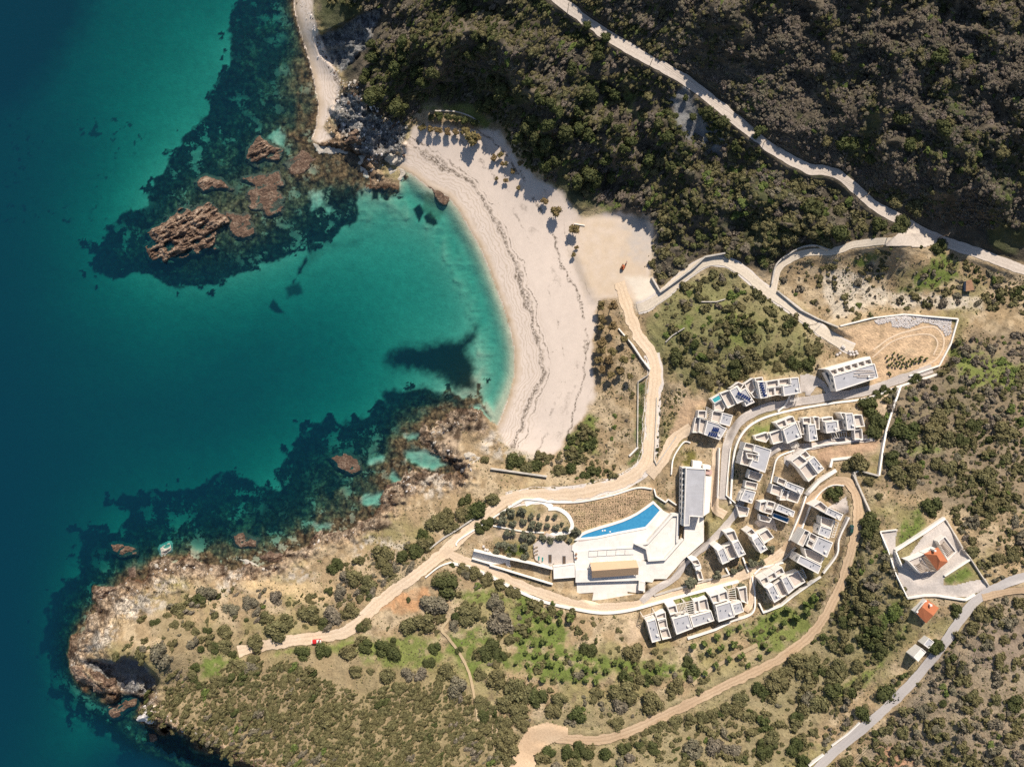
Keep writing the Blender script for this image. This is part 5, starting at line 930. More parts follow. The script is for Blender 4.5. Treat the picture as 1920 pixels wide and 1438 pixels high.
bb = MB(); V = [(P[i][0], P[i][1], zb+(2.5 if i in (0, 3) else 3.0)) for i in range(4)]; bb.add(V+[(x, y, z-.1) for x, y, z in V], [(0, 1, 2, 3), (7, 6, 5, 4), (0, 4, 5, 1), (1, 5, 6, 2), (2, 6, 7, 3), (3, 7, 4, 0)]); bb.build('roof', M['rust'], root)
e = Vector(P[1])-Vector(P[0]); m_ = Vector(P[0])+e*.5; put_mesh('door', DOOR, root, m_.x, m_.y, zb+.05, math.atan2(e.y, e.x))
# ------------------------------------------------------------------ vehicles
def local(root): return lambda bb, nm, mats: bb.build(nm, mats, root, world=False)
def profile(bb, pts, wd, m=0, tap=.86):
    """side outline pts (x, z) extruded across the width, narrower towards the top"""
    zm = max(z for _, z in pts); z0 = min(z for _, z in pts); n = len(pts); V = []
    for sg in (-1, 1):
        for x, z in pts: V.append((x, sg*wd/2*(1-(1-tap)*max(0, (z-.8))/(max(zm-.8, .01))), z))
    bb.add(V, [tuple(range(n)), tuple(range(2*n-1, n-1, -1))]+[(i+n, (i+1) % n+n, (i+1) % n, i) for i in range(n)], m)
def wheels(root, xs, yw, r=.38):
    for x in xs:
        for y in (-yw, yw):
            bb = MB(); bb.cyl((x, y-.13, r), (x, y+.13, r), r, r, 14, 0); bb.cyl((x, y-.14, r), (x, y+.14, r), r*.55, r*.55, 10, 1); bb.build('wheel', [M['black'], M['metal']], root, world=False)
def car(name, px, py, rz, paint, label, cat, pickup=False):
    root = empty(name, px, py, ground_z(px, py)+.25, rz); tag(root, label, cat); B = local(root)
    bb = MB(); profile(bb, [(-2.2, .35), (2.2, .35), (2.25, .75), (1.25, .98), (-2.2, 1.0)], 1.85); B(bb, 'body', M[paint])
    bb = MB()
    if pickup:
        profile(bb, [(-.1, .99), (1.25, .97), (.85, 1.65), (.05, 1.68)], 1.7); B(bb, 'cab', M['white']); bb = MB(); bb.box(1.85, 0, .97, 1.03, .7, 1.5); B(bb, 'hood', M['white']); bb = MB(); bb.box(-1.2, 0, 1.0, 1.55, 1.75, 1.75); bb.box(-1.2, 0, 1.55, 1.7, 1.2, .9); B(bb, 'cargo_box', M['red']); bb = MB(); bb.box(-2.45, 0, .5, 1.2, .4, 1.7); B(bb, 'tailgate', M['white'])
        bb = MB(); bb.add([(1.27, -.68, 1.0), (1.27, .68, 1.0), (.9, .6, 1.6), (.9, -.6, 1.6)], [(0, 1, 2, 3)]); B(bb, 'windscreen', M['glass'])
    else:
        profile(bb, [(-1.9, .99), (1.2, .97), (.5, 1.45), (-1.5, 1.47)], 1.7, 0); B(bb, 'cabin', M['glass']); bb = MB(); bb.box(-.5, 0, 1.46, 1.52, 1.9, 1.35); B(bb, 'roof', M[paint])
    for y in (-.65, .65):
        bb = MB(); bb.box(2.23, y, .62, .78, .08, .35); B(bb, 'headlight', M['white'])
    wheels(root, (-1.35, 1.4), .82); return root
car('pickup_truck', 595, 1201, R(2), 'red', 'red pickup truck with a white cab parked on the headland track', 'pickup truck', True)
car('parked_car', 1595, 992, R(78), 'green_paint', 'dark green car parked at the side of the curving dirt track', 'car')
x, y = 1168, 501; root = empty('mini_excavator', x, y, 4.5, R(60)); tag(root, 'small rust orange digger standing alone on the sandy parking ground', 'excavator'); B = local(root)
for s_ in (-.75, .75):
    bb = MB(); profile(bb, [(-1.2, 0), (1.2, 0), (1.45, .3), (1.2, .6), (-1.2, .6), (-1.45, .3)], .42); o = B(bb, 'track', M['black']); o.location.y = s_
bb = MB(); bb.box(-.2, 0, .62, 1.35, 2.3, 1.7, 0, 0, .92); B(bb, 'body', M['orange']); bb = MB(); bb.box(.1, .4, 1.35, 2.5, 1.1, .85, 0, 0, .88); B(bb, 'cab', M['glass']); bb = MB(); bb.box(.1, .4, 2.5, 2.58, 1.1, .85); B(bb, 'cab_roof', M['orange'])
bb = MB(); bb.cyl((.9, -.3, 1.2), (2.3, -.3, 2.6), .16, .13, 6); bb.cyl((2.3, -.3, 2.6), (3.2, -.3, 1.2), .13, .1, 6); B(bb, 'arm', M['orange']); bb = MB(); bb.box(3.25, -.3, .6, 1.2, .6, .7, 0, 0, .8); B(bb, 'bucket', M['metal'])
# ------------------------------------------------------------------ small things around the resort
bagm = MB(); bagm.box(0, 0, 0, .95, 1.15, 1.15, 0, 0, .88); bagm.box(0, 0, .95, 1.05, .8, .8, 0, 0, .6)
bag0 = None
for k, (px, py) in enumerate([(1592, 659), (1598, 660), (1604, 659), (1594, 665), (1600, 665), (1606, 663), (1569, 665), (1574, 662), (1579, 650), (1582, 652)]):
    if bag0 is None: o = bag0 = bagm.build('bulk_bag', M['rockW'])
    else: o = bag0.copy(); COL.objects.link(o)
    o.location = W(px, py, ground_z(px, py)); o.rotation_euler = (0, 0, k*.7); o.scale = (1, 1, 1)
    tag(o, 'white builders bag in the cluster just above the service building' if k < 6 else ('white builders bag lying at the edge of the bushes left of the cluster' if k < 8 else 'white builders bag beside the grey bush at the yard entrance'), 'bag', 'white builders bags on the earth yard')
for k, (s, lb) in enumerate((('675,660', 'uppermost'), ('692,690', 'second'), ('715,695', 'third'), ('738,722', 'lowest'))):
    o = bag0.copy(); COL.objects.link(o); px, py = Q(7, s)[0]; o.location = W(px, py, ground_z(px, py)); o.rotation_euler = (0, 0, k); o.name = 'bulk_bag'; tag(o, f'{lb} of four white bags in a slanting row above the entrance ramp', 'bag', 'white bags above the ramp')
blk = MB(); blk.box(0, 0, 0, .32, .75, .45)
blk0 = None; zr = 22.5+7.2-.42
for r_, (a, c, n) in enumerate((('1205,290', '1355,292', 10), ('1185,318', '1375,305', 13), ('1180,345', '1380,330', 14), ('1215,358', '1370,355', 11))):
    A_, B_ = Q(2, a)[0], Q(2, c)[0]
    for k in range(n):
        px, py = A_+(B_-A_)*k/(n-1)
        if blk0 is None: o = blk0 = blk.build('ballast_block', M['paving'])
        else: o = blk0.copy(); COL.objects.link(o)
        o.location = W(px, py, zr); o.rotation_euler = (0, 0, .3+.1*math.sin(k*2.1)); tag(o, f'pale concrete block in the {("top", "second", "third", "bottom")[r_]} row on the long service building roof', 'block', f'ballast blocks, {("top", "second", "third", "bottom")[r_]} row')
def lounger(px, py, rz, fab, label):
    root = empty('sun_lounger', px, py, 14.32, rz); tag(root, label, 'sun lounger', 'sun loungers on the plaza'); B = local(root)
    bb = MB(); bb.box(0, 0, .22, .3, 2.0, .75)
    for x in (-.85, .85):
        for y in (-.3, .3): bb.box(x, y, 0, .22, .07, .07)
    B(bb, 'frame', M['white']); bb = MB(); bb.box(.25, 0, .3, .4, 1.35, .68); B(bb, 'cushion', M[fab]); bb = MB(); bb.add([(-.42, -.34, .36), (-.42, .34, .36), (-1.0, .34, .8), (-1.0, -.34, .8), (-.42, -.34, .28), (-.42, .34, .28), (-1.0, .34, .72), (-1.0, -.34, .72)], [(0, 1, 2, 3), (7, 6, 5, 4), (0, 4, 5, 1), (1, 5, 6, 2), (2, 6, 7, 3), (3, 7, 4, 0)]); B(bb, 'backrest', M[fab])
for s, rz, fb_, lb in (('268,775', 1.5, 'teal_fab', 'left one of two teal sun loungers on the paved plaza'), ('305,785', 1.5, 'teal_fab', 'right one of two teal sun loungers on the paved plaza'), ('240,670', .4, 'wood', 'uppermost brown lounger at the left edge of the plaza'), ('243,705', .4, 'wood', 'middle brown lounger at the left edge of the plaza'), ('240,740', .4, 'wood', 'lowest brown lounger at the left edge of the plaza')):
    px, py = Q(6, s)[0]; lounger(px, py, rz, fb_, lb)
for s, lb in (('380,782', 'dark rectangular planter nearer the loungers on the plaza'), ('520,795', 'dark rectangular planter nearer the court on the plaza')):
    px, py = Q(6, s)[0]; root = empty('planter', px, py, 14.32); tag(root, lb, 'planter', 'planters on the plaza'); bb = MB(); P = [(-.85, -2.1), (.85, -2.1), (.85, 2.1), (-.85, 2.1)]; bb.ring(P, inset(P, .1), 0, .35, .2); bb.build('rim', M['metal'], root, world=False); bb = MB(); bb.prism(inset(P, .08), .05, .28); bb.build('soil', M['soil'], root, world=False)
# garden furniture on the court
for s, lb in (('640,735', 'upper'), ('640,775', 'lower')):
    px, py = Q(6, s)[0]; root = empty('garden_table', px, py, 15.7); tag(root, f'{lb} reddish table at the left edge of the white court', 'table', 'tables on the court'); bb = MB(); bb.cyl((0, 0, .7), (0, 0, .76), .6, .6, 14); bb.build('tabletop', M['rust'], root, world=False); bb = MB(); bb.cyl((0, 0, 0), (0, 0, .7), .07, .07, 8); bb.cyl((0, 0, 0), (0, 0, .05), .3, .3, 10); bb.build('leg', M['metal'], root, world=False)
# ------------------------------------------------------------------ poles and wires
POLE = {}
def pole(px, py, label, rz=0):
    g = ground_z(px, py); root = empty('utility_pole', px, py, g, rz); tag(root, label, 'utility pole', 'utility poles along the roads')
    if not POLE:
        bb = MB(); bb.cyl((0, 0, -1), (0, 0, 9), .17, .10, 8); POLE['post'] = bb.build('post', M['wood'], root, world=False)
        bb = MB(); bb.box(0, 0, 8.3, 8.45, 2.0, .14); POLE['crossarm'] = bb.build('crossarm', M['wood'], root, world=False)
        for k, x in enumerate((-.85, 0, .85)):
            bb = MB(); bb.cyl((x, 0, 8.45), (x, 0, 8.72), .07, .05, 6); POLE['insulator%d' % k] = bb.build('insulator', M['white'], root, world=False)
    else:
        for k, s_ in POLE.items():
            o = s_.copy(); COL.objects.link(o); o.parent = root
    return Vector(root.location)+Vector((0, 0, 8.6))
tops = [pole(px, py, lb, rz) for px, py, lb, rz in ((1064, 24, 'pole on the upper gravel road nearest the top edge of the picture', R(60)), (1219, 122, 'pole on the upper gravel road where it passes the pale scree', R(60)), (1432, 268, 'pole on the straight middle part of the upper gravel road', R(60)), (1612, 373, 'pole at the bend of the upper gravel road', R(60)), (1760, 446, 'pole just right of the road junction', R(60)))]
t2 = [pole(px, py, lb, rz) for px, py, lb, rz in ((1663, 446, 'pole standing over the branch track above the green field', R(10)), (1518, 610, 'pole beside the sandy road above the earth yard', R(40)))]
t3 = [pole(px, py, lb, rz) for px, py, lb, rz in ((1848, 1128, 'pole where the asphalt road meets the concrete yard', R(140)), (1800, 1222, 'pole on the field side of the asphalt road below the cottage', R(140)), (1566, 1428, 'pole on the asphalt road nearest the bottom edge', R(140)))]
def wire(a, c, label, rz):
    bb = MB(); off = Vector((math.cos(rz), math.sin(rz), 0))
    for o_ in (-.85, 0, .85):
        pv = None
        for k in range(9):
            u = k/8; p = a.lerp(c, u)+off*o_; p.z -= 4*1.4*u*(1-u)
            if pv is not None: bb.cyl(pv, p, .035, .035, 4)
            pv = p
    tag(bb.build('power_line', M['black']), label, 'power line', 'power lines along the roads')
for i in range(4): wire(tops[i], tops[i+1], ('wires over the top stretch of the upper gravel road', 'wires between the scree and the straight of the upper road', 'wires along the straight lower part of the upper road', 'wires from the upper road bend to the junction')[i], R(60))
wire(tops[4], t2[0], 'wires from the junction pole to the branch track pole', R(30)); wire(t2[0], t2[1], 'wires crossing the green field to the sandy road', R(30)); wire(t3[0], t3[1], 'short wires beside the cottage on the asphalt road', R(140)); wire(t3[1], t3[2], 'long wires above the scrub along the lower asphalt road', R(140))
# ------------------------------------------------------------------ foliage prototypes (unit radius, many leaf sized faces)
def foliage(name, seed, n, leaf, lobes, hgt, mat, elong=1.0, core=True, droop=0):
    r = np.random.default_rng(seed)
    lc = np.c_[r.normal(0, .40, lobes)*elong, r.normal(0, .40, lobes), r.uniform(.15, .62, lobes)*hgt]; lr = r.uniform(.30, .56, lobes)
    q = np.hypot(lc[:, 0]/elong, lc[:, 1]); lc[:, :2] *= np.minimum(1, .62/np.maximum(q, .01))[:, None]
    k = r.integers(0, lobes, n); dv = r.normal(size=(n, 3)); dv[:, 2] = np.abs(dv[:, 2])*.9-.25; dv /= np.linalg.norm(dv, axis=1)[:, None]
    rad = lr[k]*r.uniform(.82, 1.12, n); P = lc[k]+dv*rad[:, None]*np.array([1, 1, .8*hgt+.2])
    nr = dv+r.normal(0, .45, (n, 3)); nr /= np.linalg.norm(nr, axis=1)[:, None]
    a = np.cross(nr, r.normal(size=(n, 3))); a /= np.linalg.norm(a, axis=1)[:, None]; b = np.cross(nr, a)
    s = leaf*r.uniform(.6, 1.35, n)[:, None]; V = np.stack([P-a*s-b*s*.6, P+a*s*.3-b*s, P+a*s+b*s*.5, P-a*s*.4+b*s], 1).reshape(-1, 3); V[:, 2] = np.maximum(V[:, 2], -.1)
    F = np.arange(4*n).reshape(n, 4); tint = np.repeat(np.clip(r.normal(.5, .28, n)+(r.uniform(-.25, .25, lobes))[k], 0, 1), 4)
    if core:
        th = np.linspace(0, 2*math.pi, 9)[:-1]; cv = []; cf = []
        for l in range(lobes):
            base = len(V)+len(cv)
            for zc, rr in ((-.7, .7), (.1, .98), (.75, .6)):
                for t in th: cv.append(lc[l]+lr[l]*.86*np.array([math.cos(t)*rr, math.sin(t)*rr, zc*hgt]))
            for ring_ in range(2):
                for i in range(8): cf.append((base+8*ring_+i, base+8*ring_+(i+1) % 8, base+8*ring_+8+(i+1) % 8, base+8*ring_+8+i))
            for i in (0, 2): cf.append((base+16+i, base+16+i+1, base+16+i+2, base+16+(i+5) % 8)) if False else None
            cf.append((base+16, base+17, base+18, base+19)); cf.append((base+16, base+19, base+20, base+23)); cf.append((base+20, base+21, base+22, base+23))
        V = np.vstack([V, cv]); F = np.vstack([F, cf]); tint = np.r_[tint, np.full(len(cv), .15)]
    me = bpy.data.meshes.new(name); me.from_pydata(V.tolist(), [], F.tolist()); at = me.attributes.new('tint', 'FLOAT', 'POINT'); at.data.foreach_set('value', tint.astype(np.float32)); me.materials.append(LEAF[mat]); return me
KINDS_ = ['dark', 'olive', 'grey', 'green', 'heath', 'rust']
SMALL = {}
for i, k in enumerate(KINDS_):
    SMALL[k] = [foliage(k+'_clump', 100+i*10+j, 180, .155, 4+j, .75, k) for j in range(3)]
BIG = {k: [foliage(k+'_shrub', 300+i*10+j, 1100, .078, 9+3*j, .8, k) for j in range(3)] for i, k in enumerate(['dark', 'olive', 'grey', 'green'])}
def rock_mesh(name, seed, mat, flat=.6, n=2):
    r = np.random.default_rng(seed); import bmesh
    bm = bmesh.new(); bmesh.ops.create_icosphere(bm, subdivisions=n, radius=1)
    pl = r.normal(size=(9, 3)); pl /= np.linalg.norm(pl, axis=1)[:, None]; of = r.uniform(.5, .9, 9)
    for v in bm.verts:
        p = np.array(v.co)
        for a, o in zip(pl, of):
            e = p@a-o
            if e > 0: p = p-a*e*.9
        p = p*(1+r.normal(0, .03)); v.co = (p[0], p[1]*.8, p[2]*flat)
    me = bpy.data.meshes.new(name); bm.to_mesh(me); bm.free(); me.materials.append(mat); return me
ROCKS = [rock_mesh('stone', 40+i, (M['rockB'], M['rockA'], M['rockW'])[i % 3], .6, 1) for i in range(6)]
# ------------------------------------------------------------------ scatter through geometry nodes
def scatter(name, px, py, rad, which, protos, label, cat, hs=None, sink=.12, swept=None):
    z = samp(H, px, py); wx, wy, wz = W(px, py, z); k = S*(HC-z)/HC; rm = rad*k
    n = len(px); me = bpy.data.meshes.new(name); me.vertices.add(n); me.vertices.foreach_set('co', np.c_[wx, wy, z-sink*rm].astype(np.float32).ravel())
    rot = np.c_[rng.normal(0, .08, n), rng.normal(0, .08, n), rng.uniform(0, 6.283, n)]; hh = rng.uniform(.75, 1.2, n) if hs is None else hs
    sca = np.c_[rm*rng.uniform(.85, 1.25, n), rm*rng.uniform(.8, 1.15, n), rm*hh]
    if swept is not None:
        rot[:, 2] = np.where(swept, R(48)+rng.normal(0, .25, n), rot[:, 2]); sca[:, 0] *= np.where(swept, 1.3, 1); sca[:, 1] *= np.where(swept, .82, 1)
    a = me.attributes.new('rot', 'FLOAT_VECTOR', 'POINT'); a.data.foreach_set('vector', rot.astype(np.float32).ravel())
    a = me.attributes.new('scl', 'FLOAT_VECTOR', 'POINT'); a.data.foreach_set('vector', sca.astype(np.float32).ravel())
    a = me.attributes.new('idx', 'INT', 'POINT'); a.data.foreach_set('value', which.astype(np.int32))
    o = bpy.data.objects.new(name, me); COL.objects.link(o)
    cl = bpy.data.collections.new(name+'_kinds')
    for i, m in enumerate(protos):
        p = bpy.data.objects.new('%03d_%s' % (i, m.name), m); cl.objects.link(p)
    g = bpy.data.node_groups.new(name, 'GeometryNodeTree'); g.interface.new_socket('Geometry', in_out='INPUT', socket_type='NodeSocketGeometry'); g.interface.new_socket('Geometry', in_out='OUTPUT', socket_type='NodeSocketGeometry')
    gi = g.nodes.new('NodeGroupInput'); go = g.nodes.new('NodeGroupOutput'); ip = g.nodes.new('GeometryNodeInstanceOnPoints'); ci = g.nodes.new('GeometryNodeCollectionInfo')
    ci.inputs['Collection'].default_value = cl; ci.inputs['Separate Children'].default_value = True; ci.inputs['Reset Children'].default_value = True; ip.inputs['Pick Instance'].default_value = True
    def na(nm, t):
        q = g.nodes.new('GeometryNodeInputNamedAttribute'); q.data_type = t; q.inputs['Name'].default_value = nm; return q.outputs['Attribute']
    g.links.new(gi.outputs[0], ip.inputs['Points']); g.links.new(ci.outputs[0], ip.inputs['Instance']); g.links.new(na('idx', 'INT'), ip.inputs['Instance Index'])
    g.links.new(na('rot', 'FLOAT_VECTOR'), ip.inputs['Rotation']); g.links.new(na('scl', 'FLOAT_VECTOR'), ip.inputs['Scale']); g.links.new(ip.outputs[0], go.inputs[0])
    md = o.modifiers.new('scatter', 'NODES'); md.node_group = g
    return tag(o, label, cat, None, 'stuff')
# ------------------------------------------------------------------ where plants may not stand
FREE = (ROADMASK > 1.5) & (CD > 2.5) & ((fB > 3) | ((GX > 1195) & (GY < 505) & (GY > 405) & (fd > .5))) & (fC > 2)
NOVEG = [('mid', '850,1030 1110,960 1690,990 1720,1080 1640,1290 1100,1440 1130,1250 960,1130'), ('bch', '820,190 1200,200 1290,320 1320,470 1290,600 1350,620 1430,740 1240,900 1150,900 1100,800 900,800 780,500 800,280'), (8, '485,310 655,290 640,490 925,310 1130,170 1150,200 1385,570 1120,750 1115,830 1240,830 1390,790 1540,770 1575,850 1450,910 1340,960 760,960 720,890'),
  ('hm', '1000,560 1150,500 1330,400 1440,420 1450,500 1380,590 1240,600 1170,570'), (6, '380,230 720,225 1250,90 1420,90 1500,290 1410,230 1100,420 700,540 610,430 500,300'), (1, '400,900 560,560 820,600 690,690 640,900 540,960 430,1000'), (2, '700,1080 1380,950 1450,1000 1400,1100 960,1170 900,1280 780,1100'), (5, '-40,860 130,900 110,1130 -40,1110'), (7, '560,600 1280,560 1560,380 1400,240 1000,250 650,450'), (7, '780,640 1180,630 1100,760 950,760 860,700'), (2, '620,330 800,330 960,500 700,560'), (1, '80,400 150,420 130,900 120,1130 20,1260 0,1200'), ('br', '1200,500 1250,480 1190,600 1110,660 1080,610'),
  ('hd', '420,880 480,740 620,480 800,430 960,460 1000,560 800,620 640,690 600,860'), ('hd', '930,330 1500,380 1480,300 900,260'), ('hl', '190,640 330,640 540,620 640,620 770,780 760,860 690,890 520,860'), ('tl', '450,270 600,220 830,90 940,60 930,140 800,380 640,550 480,380'), ('tm', '850,600 900,720 960,850 1010,880 960,920 880,800'), ('tm', '1180,760 1300,690 1390,830 1470,1000 1400,1040 1290,960'), ('tm', '1500,1090 1590,1100 1570,1190 1500,1170'), ('tr', '740,860 860,860 870,940 730,950'), ('tl', '1250,810 1300,770 1500,790 1650,800 1780,940 1720,1010 1500,850'), ('tl', '560,820 640,700 740,720 800,850 860,900 960,1000 1100,1100 980,1250 780,1160 640,1010')]
for z, s in NOVEG: FREE &= field(Q(z, s)) > 1
for lb, zz, zb, cells in VILLAS:
    for c in cells: FREE &= field(Q(zz, c[1]), m=12) > 3
FREE &= (field(DECK, m=20) > 1) & (field(Q(3, '470,190 830,120 830,700 510,790'), m=12) > 0) & (field(Q(8, '800,1110 950,960 1090,1060 940,1230'), m=20) > 0)
for z, s, *_ in WALLS: FREE &= field(Q(z, s), closed=False, m=12) > 3.2
freef = FREE.astype(float)
# ------------------------------------------------------------------ shrubs that stand out, placed one by one: zoom, x, y, radius in photo pixels, kind
SH = []
def shl(z, kind, s):
    for t in s.split():
        x, y, r = (float(v) for v in t.split(',')); ox, oy, k = ZO[z]; SH.append((ox+x/k, oy+y/k, r, kind))
shl('hl', 'olive', '1300,420,14 1190,520,9 1290,530,13 1530,500,14 1690,410,20 1600,310,14 1040,730,10 1220,780,10 1400,680,18 1070,430,9 910,370,10 860,300,8 960,255,16 1010,370,10 1500,640,12')
shl('hl', 'dark', '1090,190,12 1215,540,9 1115,550,8 1345,580,8 1065,690,9 1060,770,8 1330,760,9 1100,820,7 1450,335,5 1160,410,7 770,350,8')
shl('hl', 'grey', '800,590,21 680,560,10 1670,170,15 1480,200,15 1340,250,14 1150,130,17 1480,690,14')
shl('bm', 'dark', '180,585,15 350,575,15 680,530,14 780,540,15 880,590,15 870,500,7 1190,550,13 1140,650,9 1360,560,6 980,185,5 690,160,9 1250,80,20 1340,300,11 640,390,10 350,370,10 1590,550,19 1670,610,11 1540,1060,12')
shl('bm', 'olive', '550,570,18 1260,720,17 830,730,18 700,720,7 600,720,13 1640,760,18 1780,850,24 1690,950,18 1810,1020,17 1700,1100,16 1730,1250,18 1660,1350,12 1500,1280,12 1520,950,12 1440,300,18 1740,490,11 1100,350,18 980,390,16 670,370,12 560,260,16 240,290,17 80,340,14 30,410,16 1850,880,16 380,1080,16')
shl('bm', 'grey', '1340,840,21 1080,740,14 980,730,13 1320,380,11 1680,360,22 1640,200,16 1190,220,21 430,310,19')
shl('hm', 'dark', '760,240,14 1450,60,12 1400,10,9 1250,170,13 1370,140,13'); shl('hm', 'olive', '1120,150,19 1000,370,17 1150,270,14 900,330,15'); shl('hm', 'grey', '860,330,15 790,440,14')
shl(7, 'dark', '490,190,12 640,290,17 570,320,14 60,540,11 30,700,12 360,850,5 690,440,11 640,480,10 740,420,9'); shl(7, 'olive', '750,190,14 480,350,16 330,350,13 180,440,14 250,400,14 360,460,14 100,640,14 280,1000,18 470,890,11 590,930,12 720,980,12 850,1040,13 940,1090,12 1000,1130,10')
shl(7, 'grey', '180,1230,20 500,920,9')
shl('bc', 'dark', '570,550,14 1310,640,10 1340,710,14 850,760,13 200,920,18 480,1050,17 1860,850,13'); shl('bc', 'olive', '900,570,17 830,880,22 1040,950,21 1230,820,14 970,770,12 350,930,15 60,860,22 300,1020,17 60,1010,14 80,1110,11 1090,780,9')
shl('bc', 'olive', '1000,1180,10 1060,1140,12 1130,1130,12 1230,1100,12 1330,1070,12 1420,1050,12 1500,1030,12 1600,980,13 1700,930,13'); shl('bc', 'dark', '270,1330,13 400,1320,14 560,1320,14 700,1320,13 850,1300,12 950,1290,12 1070,1290,13'); shl('bc', 'grey', '1330,1300,20 1500,1290,18 1650,1300,16')
shl('br', 'dark', '870,870,22 840,570,13 600,540,12 700,1040,16 210,1060,12 250,1390,14 820,400,16 680,480,12 580,340,11 1250,530,12 1390,260,12 800,270,12 1310,950,8 1840,960,13 500,870,16'); shl('br', 'olive', '230,640,18 60,800,18 480,760,17 590,870,10 660,680,14 360,970,20 760,270,14 1530,400,14 1600,290,14 1700,260,13 1520,900,12 1560,950,12 1700,930,12 1730,1390,11 580,1390,13 1000,1180,12 1220,1180,12'); shl('br', 'green', '950,270,14'); shl('br', 'grey', '1160,1000,14 1800,1040,8 1260,1150,11 1700,1100,13')
shl(9, 'dark', '330,660,18 420,840,18 460,540,10 520,490,9 1020,460,7 1290,490,7 1410,820,13 640,880,20 800,920,17 590,1180,14 1290,990,12 820,380,11'); shl(9, 'olive', '300,640,10 780,570,6 1050,770,16 1000,920,17 1150,980,16 1700,900,20 270,1210,20 160,1240,13 620,1330,20 830,1300,18 1020,1210,14 1150,1270,16 1550,1350,16'); shl(4, 'dark', '1310,460,15 1640,810,17 1630,720,13'); shl(4, 'olive', '1640,330,9 1740,480,7 1210,490,8')
shl(8, 'dark', '370,220,17 1000,60,16'); shl(8, 'olive', '1600,40,15 430,400,14 1650,560,12 1800,540,12 1400,500,11 290,1060,14'); shl(8, 'green', '620,1120,13')
shl(1, 'dark', '450,170,16 1040,220,11 1060,330,13 660,320,9 1640,220,13 1800,230,12 640,30,10'); shl(1, 'olive', '800,400,12 700,250,11 1190,230,14 1380,120,11 1470,260,10 820,130,11 720,400,10 1570,150,12')
shl('mid', 'dark', '650,120,17 720,290,12 1150,260,13 1590,410,12 840,300,16 1300,250,16'); shl('mid', 'olive', '460,340,14 360,430,14 640,290,12 850,130,16 1400,120,17 1280,80,15')
shl('se', 'dark', '1300,1230,17 1470,1250,14 1720,1260,12 1830,1310,10'); shl('se', 'olive', '1070,1210,9 1390,1270,12 1640,1280,12')
shl('tr', 'dark', '520,450,12 580,1080,16 1300,430,15 990,900,18 1050,1100,14 770,1200,12 1300,960,14'); shl('tr', 'olive', '440,1060,10 1470,480,11 1540,600,12 1340,930,11 1100,1040,10 1750,1150,10 1500,1010,9')
def kin(k): return {'dark': 'dark green', 'olive': 'olive green', 'grey': 'grey brown twiggy', 'green': 'bright green'}[k]
MARKS = [(595, 1201, 'the red pickup truck'), (1168, 501, 'the orange digger'), (1595, 992, 'the green car'), (1748, 1040, 'the isolated white house'), (1738, 1145, 'the orange roofed cottage'), (1723, 1212, 'the low white house by the asphalt road'), (1817, 537, 'the field shed'), (1600, 705, 'the long service building'), (1305, 930, 'the main resort building'), (1151, 1066, 'the ochre roofed hall'), (1165, 982, 'the blue pool'), (1335, 800, 'the villa with two rows of solar panels'), (1425, 735, 'the villa with one strip of solar panels'), (1600, 795, 'the right end villa of the second row'), (1230, 1180, 'the last villa of the lowest row'), (1380, 1140, 'the right end villa of the lowest row'), (1465, 1095, 'the three celled white villa'), (1700, 640, 'the orange earth yard'), (770, 1120, 'the bare orange hollow by the headland track'), (990, 1385, 'the hairpin of the lower dirt track'), (900, 1330, 'the end of the grassy path'), (1735, 445, 'the upper road junction'), (1560, 320, 'the bend of the upper gravel road'), (1450, 540, 'the fork of the branch track'), (445, 1220, 'the end of the headland track'), (215, 1180, 'the pale rock of the headland tip'), (280, 1340, 'the white cliff foot at the headland'), (945, 940, 'the narrow part of the resort road'), (1225, 880, 'the road fork above the pool'), (840, 215, 'the green ledge above the beach'), (1580, 900, 'the turning place of the curving track'), (1560, 1420, 'the bottom end of the asphalt road'), (1835, 1120, 'the asphalt road entrance of the yard'), (1030, 1110, 'the lower dirt track'), (640, 1345, 'the middle of the bushy headland'), (1230, 1270, 'the sapling terraces'), (1880, 1230, 'the brown bare field'), (1860, 740, 'the green slope at the right edge'), (1620, 120, 'the dark heath of the upper hill'), (620, 200, 'the narrow cove beach'), (1440, 1240, 'the lower footpath'), (1120, 880, 'the beach end garden'), (1330, 620, 'the green knoll'), (700, 1040, 'the white coastal rocks')]
ORD = ['nearest', 'second nearest', 'third nearest', 'fourth nearest', 'fifth nearest', 'sixth nearest', 'seventh nearest', 'eighth nearest', 'ninth nearest', 'tenth nearest']+['%dth nearest' % i for i in range(11, 60)]
def side(dx, dy):
    a = math.degrees(math.atan2(-dy, dx)) % 360
    return ['right of', 'upper right of', 'above', 'upper left of', 'left of', 'lower left of', 'below', 'lower right of'][int((a+22.5)//45) % 8]
def auto_labels(items, word):
    """items: (x, y, kind words) -> a label that names the closest landmark, the side and the order among all of these"""
    cells_ = {}
    for i, (x, y, kw) in enumerate(items):
        d_ = [math.hypot(x-a, y-b) for a, b, _ in MARKS]; j = int(np.argmin(d_)); a, b, nm = MARKS[j]; cells_.setdefault((kw, nm, side(x-a, y-b)), []).append((d_[j], i))
    out = [None]*len(items)
    for (kw, nm, sd_), L in cells_.items():
        L.sort()
        for r_, (_, i) in enumerate(L): out[i] = f'{kw} {word} {sd_} {nm}' if len(L) == 1 else f'{ORD[r_]} {kw} {word} {sd_} {nm}'
    return out
